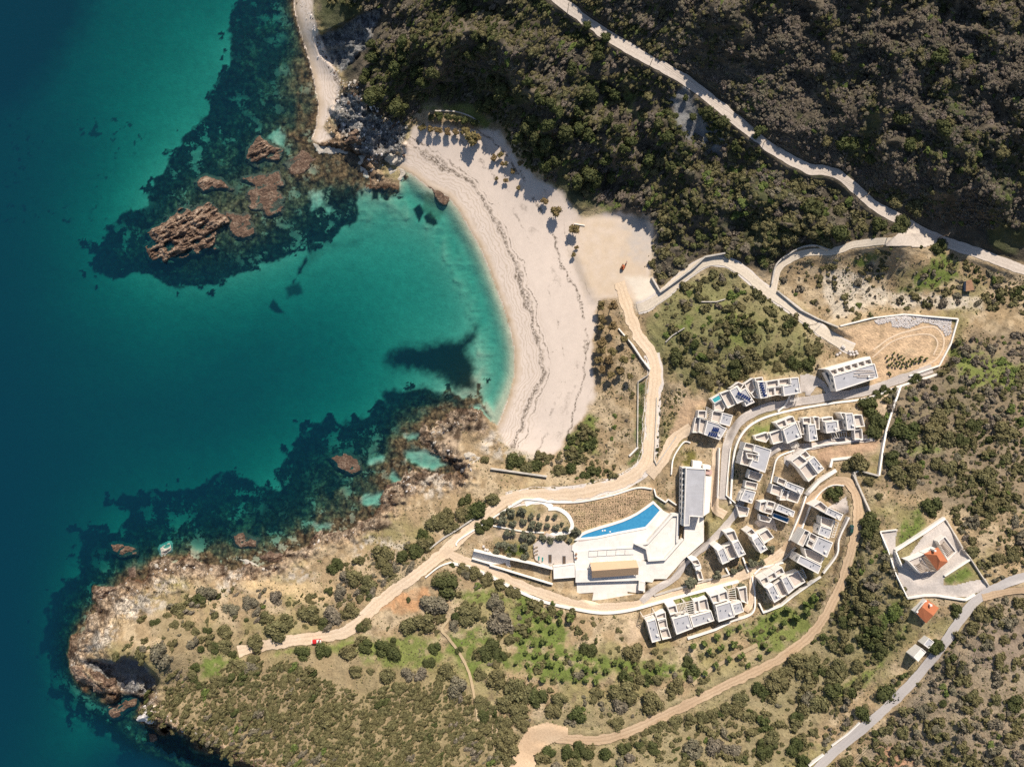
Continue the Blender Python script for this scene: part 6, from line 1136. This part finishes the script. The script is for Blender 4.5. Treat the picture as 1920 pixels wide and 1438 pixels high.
# ------------------------------------------------------------------ the scrub of the slopes
REG = [
 (Q(8, '1180,60 1917,-100 2300,200 2300,680 1900,690 1680,830 1540,740 1400,560 1330,450 1200,200'), 9.5, .82, (4, 10), (.2, .42, .2, .12, .06, 0), .5),
 (Q('mid', '1430,415 1600,432 1917,560 2300,760 2300,960 1900,720 1800,600 1740,500'), 8, .9, (3, 9), (.3, .4, .1, .1, .1, 0), .3),
  # polygon, grid step px, chance, radius range px, kind weights (dark olive grey green heath rust), clearing strength
 (Q('hl', '760,980 950,800 1060,720 1100,810 1200,790 1290,660 1440,640 1600,680 1780,640 2000,760 2300,900 2600,820 3000,800 3300,1000 3460,1200 3480,1500 3480,1900 -500,1900 600,1050'), 7.2, .96, (2.8, 9.0), (.12, .64, .14, .08, .02, 0), .42),
 (Q('hl', '400,700 640,330 900,200 1300,60 1800,120 2200,100 2800,100 3200,-60 3300,100 2900,440 2400,480 2000,500 1700,560 1300,600 1100,560 1000,760 700,1000 650,820 800,760 850,560'), 13, .55, (4, 10), (.20, .46, .30, .03, .01, 0), .6),
 (Q('bc', '-300,60 0,60 500,300 900,320 1000,560 1500,560 1800,500 1900,700 1500,850 1200,1000 800,1200 300,1180 0,1080 -300,1040'), 16, .55, (4.5, 12), (.2, .5, .2, .1, 0, 0), .75),
 (Q('bc', '60,1300 500,1290 1000,1150 1500,1000 1917,760 2200,500 2350,100 2420,0 2700,60 2800,500 2600,900 2100,1400 2000,1800 0,1800'), 12.5, .70, (5, 13), (.28, .45, .15, .1, .02, 0), .5),
 (Q('br', '120,1440 300,1300 900,800 1300,560 1560,230 1700,140 2300,40 2300,1800 120,1800'), 10.5, .80, (4, 11), (.16, .36, .32, .04, .12, 0), .5),
 (Q(9, '560,440 720,380 1200,180 1200,0 2200,-100 2300,1700 1400,1700 1300,1560 1100,1520 700,1460 480,1340 500,900'), 9.0, .84, (3.5, 9.5), (.14, .30, .16, .08, .32, 0), .45),
 (Q(8, '230,180 480,300 560,520 750,960 800,1200 700,1500 300,1500 -100,1400 60,1000 200,600 280,400'), 10, .85, (5, 11), (.22, .45, .22, .1, .01, 0), .5),
 (Q('bch', '1350,930 1700,640 1917,560 2300,800 2700,1080 2600,1300 2200,1400 1900,1500 1560,1440 1450,1300 1480,1120'), 11, .64, (4, 10), (.2, .48, .12, .19, .01, 0), .6),
 (Q('bch', '1330,200 1500,60 1917,-40 2800,300 3300,350 3200,420 2700,430 2400,560 2300,620 1917,440 1700,480 1430,720 1360,620 1390,460'), 9.5, .86, (4, 11), (.22, .40, .14, .05, .18, .01), .42),
 (Q('tm', '1600,960 1917,1170 2330,1350 2700,1570 2960,1720 2950,1760 2500,1860 2100,1760 1700,1640 1400,1400'), 8.5, .9, (3.5, 10.5), (.3, .34, .1, .05, .2, 0), .4),
 (Q('mid', '400,640 480,520 600,490 760,520 1000,440 1450,410 1450,520 1700,480 1800,600 1917,600 2300,700 2300,900 1760,900 1340,880 860,980 560,830'), 11, .66, (3.5, 8.5), (.1, .34, .32, .04, .2, 0), .6),
 (Q('tm', '420,-400 3900,-400 3900,1700 3300,1700 2800,1500 2500,1330 1917,1080 1400,660 800,200'), 5.3, .97, (2.3, 6.6), (.10, .20, .14, .02, .54, 0), .42),
 (Q('tl', '500,0 520,-300 2300,-300 2900,200 3700,1000 3900,1300 3600,1560 3000,1680 2900,1600 2500,1480 2200,1350 1880,1150 1870,950 1640,760 1290,740 1160,940 950,880 830,600 940,160 840,60'), 6.2, .95, (2.6, 8.0), (.32, .28, .07, .05, .27, .01), .5),
 (Q(1, '-160,0 -60,-20 0,100 180,290 60,400 60,1050 -60,1100 -220,1100 -350,1400 -900,1500 -850,1330 -640,1250 -560,1100 -300,900'), 12, .34, (2.2, 4.8), (.14, .35, .15, .2, .02, .14), .7),
 (Q('se', '1640,1140 1830,900 1920,880 1917,1200 2080,1240 2050,1330 1560,1320 1300,1220 1420,1200'), 9, .72, (5, 11), (.4, .4, .05, .15, 0, 0), .4),
 (Q(1, '380,0 700,-150 1000,-260 1917,100 1880,330 1560,300 1300,330 900,420 780,500 560,500 500,380 380,330'), 11, .58, (4, 10), (.32, .42, .1, .15, .01, 0), .6),
 (Q('hm', '760,260 1100,100 1480,60 1440,200 1060,440 850,520 720,560 500,520 640,420'), 10, .7, (4, 10), (.14, .42, .42, .02, 0, 0), .4),
 (Q(1, '280,460 560,480 560,560 430,900 360,1060 270,1180 270,760'), 6.5, .8, (2.0, 3.6), (.3, .2, .2, .3, 0, 0), .3),
 (Q(4, '240,20 350,20 330,420 240,470 230,200'), 7, .5, (1.8, 3.5), (.1, .5, .3, .1, 0, 0), .3),
 (Q(5, '900,1000 1250,850 1700,750 1917,460 1917,800 1700,950 1300,1200 1150,1000'), 14, .55, (3, 7), (.2, .4, .1, .3, 0, 0), .5),
]
bx, by, br_, bk = [], [], [], []
hand = np.array([(a, b, r) for a, b, r, _ in SH])
clear = fbm(GX, GY, 38, 301, 3); kindn = fbm(GX, GY, 55, 311, 4)
for ri, (poly, st, pr, (r0, r1), kw, cs) in enumerate(REG):
    x0, y0 = np.maximum(poly.min(0), (-150, -190)); x1, y1 = np.minimum(poly.max(0), (2130, 1600))
    X, Y = np.meshgrid(np.arange(x0, x1, st), np.arange(y0, y1, st)); X = (X+rng.uniform(-.5, .5, X.shape)*st*1.1).ravel(); Y = (Y+rng.uniform(-.5, .5, Y.shape)*st*1.1).ravel()
    dd, ins_ = seg_d(X, Y, poly, True); cl_ = samp(clear, X, Y)
    ok = ins_ & (rng.uniform(0, 1, X.shape) < pr*np.where(cl_ > .56, 1-cs, 1.0)) & (samp(freef, X, Y) > .6)
    X, Y = X[ok], Y[ok]; u = rng.uniform(0, 1, len(X)); R_ = r0*.85+(r1*1.12-r0*.85)*u**2.5
    kn = samp(kindn, X, Y); cum = np.cumsum(np.array(kw)/sum(kw)); kk = np.searchsorted(cum, np.clip(rng.uniform(0, 1, len(X))*.48+np.clip((kn-.3)/.4, 0, 1)*.52, 0, .999))
    # nothing pushes onto a road
    ok = samp(ROADMASK, X, Y) > R_*.55+np.where(samp(fN, X, Y) < 0, 3.0, 0); X, Y, R_, kk = X[ok], Y[ok], R_[ok], kk[ok]
    bx.append(X); by.append(Y); br_.append(R_); bk.append(kk)
bx = np.concatenate(bx); by = np.concatenate(by); br_ = np.concatenate(br_); bk = np.concatenate(bk)
near = np.hypot(bx-598, by-1203) > 24
for hx, hy, hr in hand: near &= np.hypot(bx-hx, by-hy) > hr*.80
bx, by, br_, bk = bx[near], by[near], br_[near], bk[near]
# the largest of the rest join the shrubs placed one by one, up to 300
inpic = (bx > 0) & (bx < 1920) & (by > 0) & (by < 1438) & (bk < 4)
order = np.argsort(-np.where(inpic, br_, 0)); take = []
for i in order:
    if len(take)+len(SH) >= 299: break
    take.append(i)
for i in take: SH.append((float(bx[i]), float(by[i]), float(br_[i]), KINDS_[bk[i]]))
keep = np.ones(len(bx), bool); keep[take] = False; bx, by, br_, bk = bx[keep], by[keep], br_[keep], bk[keep]
protos = [m for k in KINDS_ for m in SMALL[k]]
scatter('scrub', bx, by, br_*1.12, bk*3+rng.integers(0, 3, len(bx)), protos, 'dense low mixed scrub covering the slopes around the bay', 'scrub', hs=rng.uniform(.75, 1.2, len(bx))*np.where(samp(fN, bx, by) < 0, .72, .92), swept=((bx < 950) & (by > 1060)) | ((bx < 1250) & (by < 420)))
labs = auto_labels([(x, y, kin(k)) for x, y, r, k in SH], 'shrub')
for (x, y, r, k), lb in zip(SH, labs):
    me = BIG[k][rng.integers(0, 3)]; o = bpy.data.objects.new('shrub', me); COL.objects.link(o); z = ground_z(x, y); rm = r*S*(HC-z)/HC*1.12
    o.location = W(x, y, z-.12*rm); o.rotation_euler = (0, 0, rng.uniform(0, 6.28)); o.scale = (rm*rng.uniform(.9, 1.2), rm*rng.uniform(.85, 1.1), rm*rng.uniform(.75, 1.0)); tag(o, lb, 'shrub', 'larger shrubs standing out of the scrub')
# ------------------------------------------------------------------ trees with trunk and crown
def trunk_mesh(name, hgt, r, seed, lean=.12):
    rr = random.Random(seed); bb = MB(); p = Vector((0, 0, -.3)); q = Vector((rr.uniform(-lean, lean)*hgt, rr.uniform(-lean, lean)*hgt, hgt*.55)); bb.cyl(p, q, r, r*.7, 7)
    for k in range(4):
        a = k*1.57+rr.uniform(-.4, .4); e = q+Vector((math.cos(a)*hgt*.28, math.sin(a)*hgt*.28, hgt*rr.uniform(.2, .35))); bb.cyl(q, e, r*.6, r*.2, 5)
    me = bpy.data.meshes.new(name); me.from_pydata(bb.v, [], bb.f); me.materials.append(M['wood']); return me
def tree_kind(mat, seed, n, leaf, lobes, hgt, trunk, elong=1.0):
    return [(foliage('crown', seed+i, n, leaf, lobes, hgt, mat, elong), trunk_mesh('trunk', trunk, .10, seed+i)) for i in range(3)]
TK = {'tamarisk_tree': tree_kind('rust', 500, 420, .10, 9, .9, 1.0), 'olive_tree': tree_kind('silver', 520, 360, .11, 8, .9, .8), 'olive_sapling': tree_kind('green', 540, 130, .2, 4, 1.2, .9), 'evergreen_tree': tree_kind('dark', 560, 620, .09, 10, 1.1, 1.0, 1.1), 'potted_cypress': tree_kind('green', 580, 110, .22, 3, 1.8, 1.0)}
def tree(nm, x, y, r, label, cat, group, hz=1.0, lift=.55):
    cm, tm = TK[nm][rng.integers(0, 3)]; z = ground_z(x, y); rm = r*S*(HC-z)/HC*1.1; root = empty(nm, x, y, z, rng.uniform(0, 6.28)); tag(root, label, cat, group)
    c = bpy.data.objects.new('crown', cm); COL.objects.link(c); c.parent = root; c.location = (0, 0, rm*lift); c.scale = (rm, rm*rng.uniform(.85, 1.1), rm*hz)
    t = bpy.data.objects.new('trunk', tm); COL.objects.link(t); t.parent = root; t.scale = (rm*1.0, rm*1.0, rm*max(1.0, lift*1.6))
def trees(nm, z, s, word, cat, group, kw, hz=1.0, lift=.55):
    pts = []
    for t in s.split():
        x, y, r = (float(v) for v in t.split(',')); ox, oy, k = ZO[z]; pts.append((ox+x/k, oy+y/k, r))
    lbs = auto_labels([(x, y, kw) for x, y, r in pts], word)
    for (x, y, r), lb in zip(pts, lbs): tree(nm, x, y, r, lb, cat, group, hz, lift)
MARKS0 = MARKS
MARKS = [(1130, 560, 'the upper end of the tree row'), (1120, 740, 'the lower end of the tree row'), (810, 262, 'the left end of the back beach'), (905, 285, 'the big rust clump'), (1050, 400, 'the tiny white beach barrier'), (965, 335, 'the middle of the back beach'), (1160, 800, 'the thin grey wall by the beach road'), (1190, 690, 'the bend of the beach road')]
trees('tamarisk_tree', 'bch', '975,860,9 1060,850,10 990,960,8 1060,1000,9 975,1010,7 980,1130,9 1060,1200,8 975,1190,8 960,1260,8 1040,1260,8 985,1330,7 1050,1380,8 1150,1100,7 1145,1260,8 1120,1340,7 1200,1380,7', 'tamarisk', 'tree', 'tamarisks along the back of the beach', 'rusty green', 1.1, 1.7)
trees('tamarisk_tree', 'bch', '655,150,12 780,290,11 560,80,7 775,470,5 800,420,4', 'tamarisk', 'tree', 'tamarisks along the back of the beach', 'rust coloured', .9, .9)
trees('tamarisk_tree', 'tl', '1250,970,7 1320,980,7 1370,990,7 1440,1000,7 1500,1000,6 1600,1060,14 1570,1000,8 1660,1050,8 1780,1190,6 1830,1170,6 1870,1230,5 1840,1240,5', 'tamarisk', 'tree', 'tamarisks along the back of the beach', 'pale rusty', .9, .9)
trees('tamarisk_tree', 'bay', '1720,620,4 1790,640,5 1840,570,5 1900,520,6 1890,700,5', 'bush', 'tree', 'tamarisks along the back of the beach', 'small rusty', .9, .8)
MARKS = [(943, 970, 'the left end of the terraced garden'), (1000, 960, 'the middle of the terraced garden'), (1055, 985, 'the curved white path of the garden'), (1010, 1005, 'the wavy low garden wall'), (970, 1030, 'the little lawn above the ramp'), (1040, 1015, 'the paved plaza'), (1080, 1000, 'the tip of the blue pool'), (1300, 1075, 'the white stair tower'), (1400, 1070, 'the two roofed villa')]
trees('olive_tree', 7, '870,390,8 865,330,6 960,330,8 1050,300,8 1070,410,7 1150,350,6 1220,350,5 1150,430,9 1235,450,8 970,430,7 800,400,5 930,300,6 1320,370,5 1310,440,6 1400,470,7 1385,360,5 1460,430,4 1500,480,6', 'olive tree', 'tree', 'olive trees in the terraced garden', 'silvery')
trees('olive_tree', 7, '905,520,7 970,520,6 1070,545,8 1155,560,9 1255,575,9 1340,590,7 1430,580,8 1590,500,9 1530,590,5 1480,560,5', 'olive tree', 'tree', 'olive trees in the terraced garden', 'grey green')
trees('olive_tree', 7, '820,630,7 890,640,8 975,660,8 1085,650,8 800,700,7 1110,740,6 1070,770,7 930,740,5', 'garden tree', 'tree', 'trees on the little lawn', 'dark leaved')
trees('olive_tree', 5, '870,410,9 590,460,12 1030,370,7 1100,330,6 1210,290,10 1310,280,7 1040,570,7 600,730,8 1110,510,6 1400,140,9', 'garden tree', 'tree', 'garden trees between the villas', 'round')
MARKS = [(1005, 1225, 'the left end of the sapling terraces'), (1060, 1230, 'the second column of the sapling terraces'), (1110, 1250, 'the middle of the sapling terraces'), (1015, 1270, 'the lower left of the sapling terraces'), (1180, 1245, 'the right part of the sapling terraces'), (990, 1195, 'the top of the sapling terraces'), (1380, 1195, 'the grass below the lowest villas'), (1340, 1225, 'the dry terrace below the villas'), (1470, 1160, 'the bank under the three celled villa')]
trees('olive_sapling', 'bc', '175,580,6 260,580,6 335,590,6 420,590,5 500,600,6 110,660,5 195,660,6 270,660,6 300,665,5 365,680,5 450,690,5 540,690,7 620,700,5 230,760,7 310,760,5 385,770,5 470,780,5 555,770,6 630,780,6 75,490,5 150,500,6 235,490,7 130,410,5 215,400,5 290,400,6 30,650,5 95,570,5 700,710,6 760,640,6 830,650,6 920,660,5 350,270,7 280,310,7 350,330,7 440,310,9 100,240,6 190,320,5 1190,690,5 1080,690,6 130,750,5 310,200,5', 'young olive', 'tree', 'young trees on the grassy terraces', 'small green', 1.0, .7)
trees('olive_sapling', 5, '740,1070,7 855,1020,7 900,1110,7 980,980,7 1080,920,6 1410,930,7 1430,790,7 1520,870,7 1640,830,9 1740,770,8 1740,690,7 1820,640,8 1100,1190,7 980,1240,6 1280,1220,6 1170,1300,5 1340,1090,6 1390,1150,6 860,1290,6 750,1370,6 800,1160,6 1560,750,8 1040,1090,7 1250,980,5 620,1100,7', 'young olive', 'tree', 'young trees on the grassy terraces', 'bushy green', 1.0, .7)
MARKS = [(860, 215, 'the green ledge above the beach'), (700, 210, 'the shaded rocks by the beach'), (690, 140, 'the lit edge of the shadowed hollow'), (960, 190, 'the deep shade behind the green ledge'), (1010, 270, 'the dark wood behind the beach'), (1120, 350, 'the top of the parking ground'), (1200, 240, 'the grassy gully'), (1340, 330, 'the pale scree'), (760, 130, 'the wooded ridge'), (850, 100, 'the head of the wooded ridge'), (1100, 170, 'the bank under the upper road')]
trees('evergreen_tree', 'tl', '870,360,9 870,440,13 800,620,9 850,760,16 1040,840,18 1100,830,12 1090,420,11 1090,340,13 1060,540,14 930,720,9 820,560,9 1200,560,12 1330,560,12 1240,640,10 1400,680,9 1310,890,7 1370,880,8 1440,885,8 1510,900,8 1570,915,8 1640,940,7 1700,830,13 1780,800,14 1850,720,16 1750,610,8 1600,430,10 1700,390,11 1330,420,9 1640,300,10 1180,300,9', 'evergreen', 'tree', 'wind swept evergreens on the wooded slope', 'dark')
trees('evergreen_tree', 'tm', '100,980,16 180,1040,15 250,960,14 270,1100,15 200,1170,13 260,1250,13 330,1230,11 150,930,12 380,1000,14 60,1060,13 420,1050,12 480,980,12 560,1040,13 500,860,10 700,680,11 760,740,11 600,740,10 720,900,11 800,970,10 1150,1030,12 1100,940,10 880,1090,11 840,1130,10 560,1340,15 640,1360,14 500,1380,13 750,1330,13 700,1200,12 460,520,10 520,350,9 660,360,10 640,430,11 700,290,10 560,200,9 210,770,11 280,800,11 330,850,12 120,640,10 440,560,10 1030,1220,12 1290,750,6 1440,860,12 1560,920,12 1670,1120,11 1830,1010,12 1350,880,8', 'evergreen', 'tree', 'wind swept evergreens on the wooded slope', 'dark green')
MARKS = [(1663, 672, 'the left end of the nursery rows'), (1690, 675, 'the middle of the nursery rows'), (1715, 672, 'the right end of the nursery rows')]
trees('potted_cypress', 2, '1500,150,2.6 1510,190,2.4 1520,240,2.6 1530,170,2.2 1550,220,2.6 1570,120,2.6 1565,240,2.6 1580,180,2.2 1590,250,2.4 1600,210,2.6 1620,160,2.2 1625,230,2.6 1640,190,2.6 1645,260,2.6 1660,220,2.4 1670,170,2.2 1690,210,2.4 1700,250,2.6 1715,200,2.6 1735,180,2.6 1740,230,2.6 1780,180,3 1790,210,3 1830,190,3 1840,160,3 1890,175,3.2 1520,310,2.6 1535,330,2.2 1560,160,2.2 1610,130,2 1650,140,2 1760,200,2.4', 'young cypress', 'tree', 'nursery trees on the earth yard', 'slim', 1.0, .3)
MARKS = MARKS0
# ------------------------------------------------------------------ ground plants of the beds, stones, sea rocks
gx, gy = [], []
def bed(z, s, st, pr=1.0):
    P = Q(z, s); x0, y0 = P.min(0); x1, y1 = P.max(0); X, Y = np.meshgrid(np.arange(x0, x1, st), np.arange(y0, y1, st)); X = (X+rng.uniform(-.25, .25, X.shape)*st).ravel(); Y = (Y+rng.uniform(-.25, .25, Y.shape)*st).ravel()
    ok = seg_d(X, Y, P, True)[1] & (rng.uniform(0, 1, len(X)) < pr); gx.append(X[ok]); gy.append(Y[ok])
bed(6, '420,255 720,240 1250,100 1390,100 1380,190 1100,380 700,510 620,430 520,300', 3.2); bed(3, '490,1000 1000,0 1000,0', 9); bed(1, '310,470 540,500 420,880 300,1150 280,900', 3.6, .7); bed(7, '620,640 780,600 780,700', 5); bed('hm', '1060,440 1450,130 1480,170 1090,470', 3.5, .8); bed(3, '1010,10 1110,10 1060,320 1000,420', 5)
bed(1, '92,420 150,420 136,900 120,1130 30,1255 4,1215 84,1060', 2.6); bed(1, '-70,60 -40,60 -50,600 -60,1050 -95,1050 -90,500', 4); bed(1, '-10,330 30,330 20,1050 -20,1050', 4, .8)
gx = np.concatenate(gx); gy = np.concatenate(gy); k_ = rng.choice([0, 1, 3], len(gx), p=[.5, .35, .15])
scatter('bedding_plants', gx, gy, rng.uniform(.7, 1.25, len(gx)), k_*3+rng.integers(0, 3, len(gx)), protos, 'countless low dark plants dotted over the planted banks', 'ground plants')
X = rng.uniform(280, 1930, 60000); Y = rng.uniform(480, 1450, 60000); ok = (samp(freef, X, Y) > .7) & (samp(fN, X, Y) > 4) & (samp(CD, X, Y) > 30) & (rng.uniform(0, 1, len(X)) < np.clip((samp(fbm(GX, GY, 26, 401, 3), X, Y)-.36)*3.5, .05, .8)); X, Y = X[ok], Y[ok]
scatter('grass_tufts', X, Y, rng.uniform(.6, 1.7, len(X)), rng.choice([1, 1, 2, 2, 3], len(X))*3+rng.integers(0, 3, len(X)), protos, 'low dry tufts and weeds speckling the bare ground between the bushes', 'tufts')
X = rng.uniform(60, 960, 26000); Y = rng.uniform(200, 1438, 26000); cdv = samp(CD, X, Y); sf = samp(soft, X, Y); ok = (cdv > -5) & (cdv < 26) & (sf > .5) & (rng.uniform(0, 1, len(X)) < .55)
X, Y = X[ok], Y[ok]; rr = rng.uniform(.9, 2.0, len(X))+rng.uniform(0, 1, len(X))**9*5
Pn = Q('tl', '560,820 640,640 780,560 880,700 960,880 1150,930 1110,1180 980,1250 780,1180 640,1020'); xn = rng.uniform(Pn[:, 0].min(), Pn[:, 0].max(), 900); yn = rng.uniform(Pn[:, 1].min(), Pn[:, 1].max(), 900); ok = seg_d(xn, yn, Pn, True)[1] & (samp(CD, xn, yn) > -3)
Pc = spline(Q('tl', '330,0 400,100 440,200 460,330 520,450 600,560 640,640 600,760 560,850'), 3); kc = rng.integers(0, len(Pc), 260); xc = Pc[kc, 0]+rng.normal(0, 3.5, 260); yc = Pc[kc, 1]+rng.normal(0, 3.5, 260)
X = np.r_[X, xc]; Y = np.r_[Y, yc]; rr = np.r_[rr, .8+rng.uniform(0, 1, 260)**4*3.5]
X = np.r_[X, xn[ok]]; Y = np.r_[Y, yn[ok]]; rr = np.r_[rr, .9+rng.uniform(0, 1, ok.sum())**4*4.5]
scatter('shore_stones', X, Y, rr, np.where(samp(CD, X, Y) < 8, rng.choice([1, 4], len(X)), rng.integers(0, 6, len(X))), ROCKS, 'loose stones and broken ledges strewn along the rocky shore', 'stones', sink=.2)
P = Q('mid', '1110,960 1340,925 1690,950 1690,1060 1650,1080 1590,1000 1480,975 1380,1020 1250,1010 1240,970 1140,995'); X = rng.uniform(*(P[:, 0].min(), P[:, 0].max()), 3800); Y = rng.uniform(P[:, 1].min(), P[:, 1].max(), 3800); ok = seg_d(X, Y, P, True)[1]; X, Y = X[ok], Y[ok]
scatter('rubble', X, Y, rng.uniform(.9, 2.2, len(X)), rng.choice([2, 5], len(X)), ROCKS, 'heap of white rubble along the top wall of the earth yard', 'rubble', sink=-.2)
def islet(label, z, s, hgt, seed, mat='rockA', base=-1.6, nm='sea_rock', cat='rock', z0=None):
    P = Q(z, s); st = 1.6; x0, y0 = P.min(0)-6; x1, y1 = P.max(0)+6; am_ = min(38, .30*min(x1-x0-12, y1-y0-12)+6); X, Y = np.meshgrid(np.arange(x0, x1, st), np.arange(y0, y1, st)); dd, ins_ = seg_d(X, Y, P, True); sdm = np.where(ins_, -dd, dd)+(fbm(X, Y, 18, seed, 5)-.5)*am_
    m = np.clip(-sdm/9, -.6, 1); hz = base*(1-np.clip((m+.6)/.6, 0, 1))+np.clip(m, 0, 1)**.7*hgt*np.clip(.05+1.5*(fbm(X+Y*.6, Y-X*.2, 22, seed, 5)-.38)+1.3*(ridge((X-Y*.5)*.45, (Y+X*.5)*1.1, 13, seed+9, 4)-.60), -.16, 2)
    g = 0 if z0 is None else z0; px_, py_, pz_ = W(X, Y, hz+g); V = np.stack([px_, py_, pz_], -1).reshape(-1, 3); id_ = np.arange(X.size).reshape(X.shape); F = np.stack([id_[1:, :-1], id_[1:, 1:], id_[:-1, 1:], id_[:-1, :-1]], -1).reshape(-1, 4); F = F[(sdm.ravel()[F] < 4).any(1)]
    u, inv = np.unique(F, return_inverse=True); o = np_mesh(nm, V[u], inv.reshape(-1, 4), M[mat], False); return tag(o, label, cat, 'rocks rising from the sea')
for a in [('largest bare rock, at the left of the upper reef', 'is', '600,1050 650,960 720,860 800,830 860,750 960,770 1080,740 1160,780 1220,860 1140,930 1120,1040 1020,1060 900,1130 760,1150 640,1100', 4.2, 1), ('round brown rock in the upper reef near the cove', 'is', '1390,290 1470,240 1560,280 1630,330 1600,390 1500,400 1440,440 1380,380', 2.6, 2), ('long brown rock above the largest bare rock', 'is', '980,570 1060,510 1140,540 1220,580 1260,620 1150,610 1050,620', 1.6, 3), ('cobbled brown rock at the middle of the upper reef', 'is', '1370,640 1440,580 1560,560 1600,620 1540,700 1480,780 1400,770', .8, 4), ('brown cobbled shelf right of the middle rock in the upper reef', 'is', '1480,690 1560,630 1650,690 1620,790 1520,830 1470,770', .7, 17), ('half sunk brown rock right of the largest bare rock', 'is', '1220,800 1400,820 1430,950 1330,1010 1240,930', .8, 18), ('cobbled flat by the narrow cove end', 'is', '1640,430 1780,330 1880,400 1800,480 1700,500', .6, 19), ('low rusty shelf under the shore point', 'is', '1340,540 1600,500 1640,590 1480,600', .5, 20), ('low pale tan slab at the beach corner', 'bay', '690,450 760,420 900,450 1030,540 1020,620 900,640 780,620 710,560', 1.0, 5, 'rockB'), ('round tan slab below the narrow cove', 'bay', '360,360 450,330 560,350 600,420 500,440 400,430', .7, 6, 'rockB'), ('brown shelf at the waterline of the beach', 'bay', '1190,660 1280,680 1370,760 1330,810 1260,760', .6, 7), ('oval rock off the upper left of the headland', 'hd', '600,90 680,75 780,110 780,155 700,160 610,125', 1.8, 8), ('small pale rock beside the headland shore', 'hd', '965,110 1025,80 1038,128 980,162', 3.2, 9, 'rockB'), ('dark oval rock below the lower reef', 'hd', '1500,20 1580,0 1690,60 1680,110 1600,110 1520,70', 1.9, 10), ('small brown stack left of the headland coast', 'hd', '725,265 770,255 775,325 735,330', 1.2, 11), ('tapering ochre rock along the stony shore', 'hd', '1550,190 1600,190 1690,240 1690,260 1620,240', 1.2, 12, 'rockB'), ('wide brown rock joined to the stony shore', 'hd', '1710,180 1790,140 1917,150 1917,220 1800,210', 2.0, 13), ('triangular brown rock below the shadowed cave', 'hd', '570,1300 640,1260 800,1230 780,1270 700,1330 620,1390 580,1370', 2.2, 14), ('greenish submerged rock in the lower reef', 'sh', '800,390 900,360 1010,400 1030,480 960,510 850,470', .25, 15), ('rock at the mouth of the turquoise inlet', 'sh', '1220,600 1290,600 1330,680 1250,740 1200,700', 1.3, 16)]: islet(*a)
for i, (z, s, hgt, mt, lb) in enumerate([('tl', '960,1130 1010,1090 1060,1110 1080,1180 1030,1220 970,1190', 4.5, 'rockB', 'big pale boulder at the corner where beach meets the shaded rocks'), ('tl', '680,1060 740,960 820,920 810,1000 760,1070', 3.0, 'rockA', 'slanting brown crag in the shaded rocks by the beach'), ('se', '910,1170 960,1140 1040,1190 1010,1260 930,1280', 3.6, 'rockB', 'grey boulder at the head of the turquoise inlet'), ('hd', '470,420 520,400 650,400 640,440 560,480 480,490', 4.0, 'rockA', 'square brown crag at the upper corner of the headland'), ('hd', '310,1000 400,1020 600,1100 620,1180 500,1150 340,1080', 2.5, 'rockA', 'long brown ledge below the shadowed cave'), ('hl', '640,1080 690,1000 760,990 780,1040 720,1090', 4.5, 'rockW', 'white crag at the end of the headland cliff'), ('hl', '700,1180 770,1180 780,1250 730,1240', 2.0, 'rockA', 'small brown rock in the dark shadow of the cliff')]):
    c_ = Q(z, s).mean(0); islet(lb, z, s, hgt, 40+i, mt, -2.5, 'boulder', 'boulder', max(.0, ground_z(*c_)-.6))
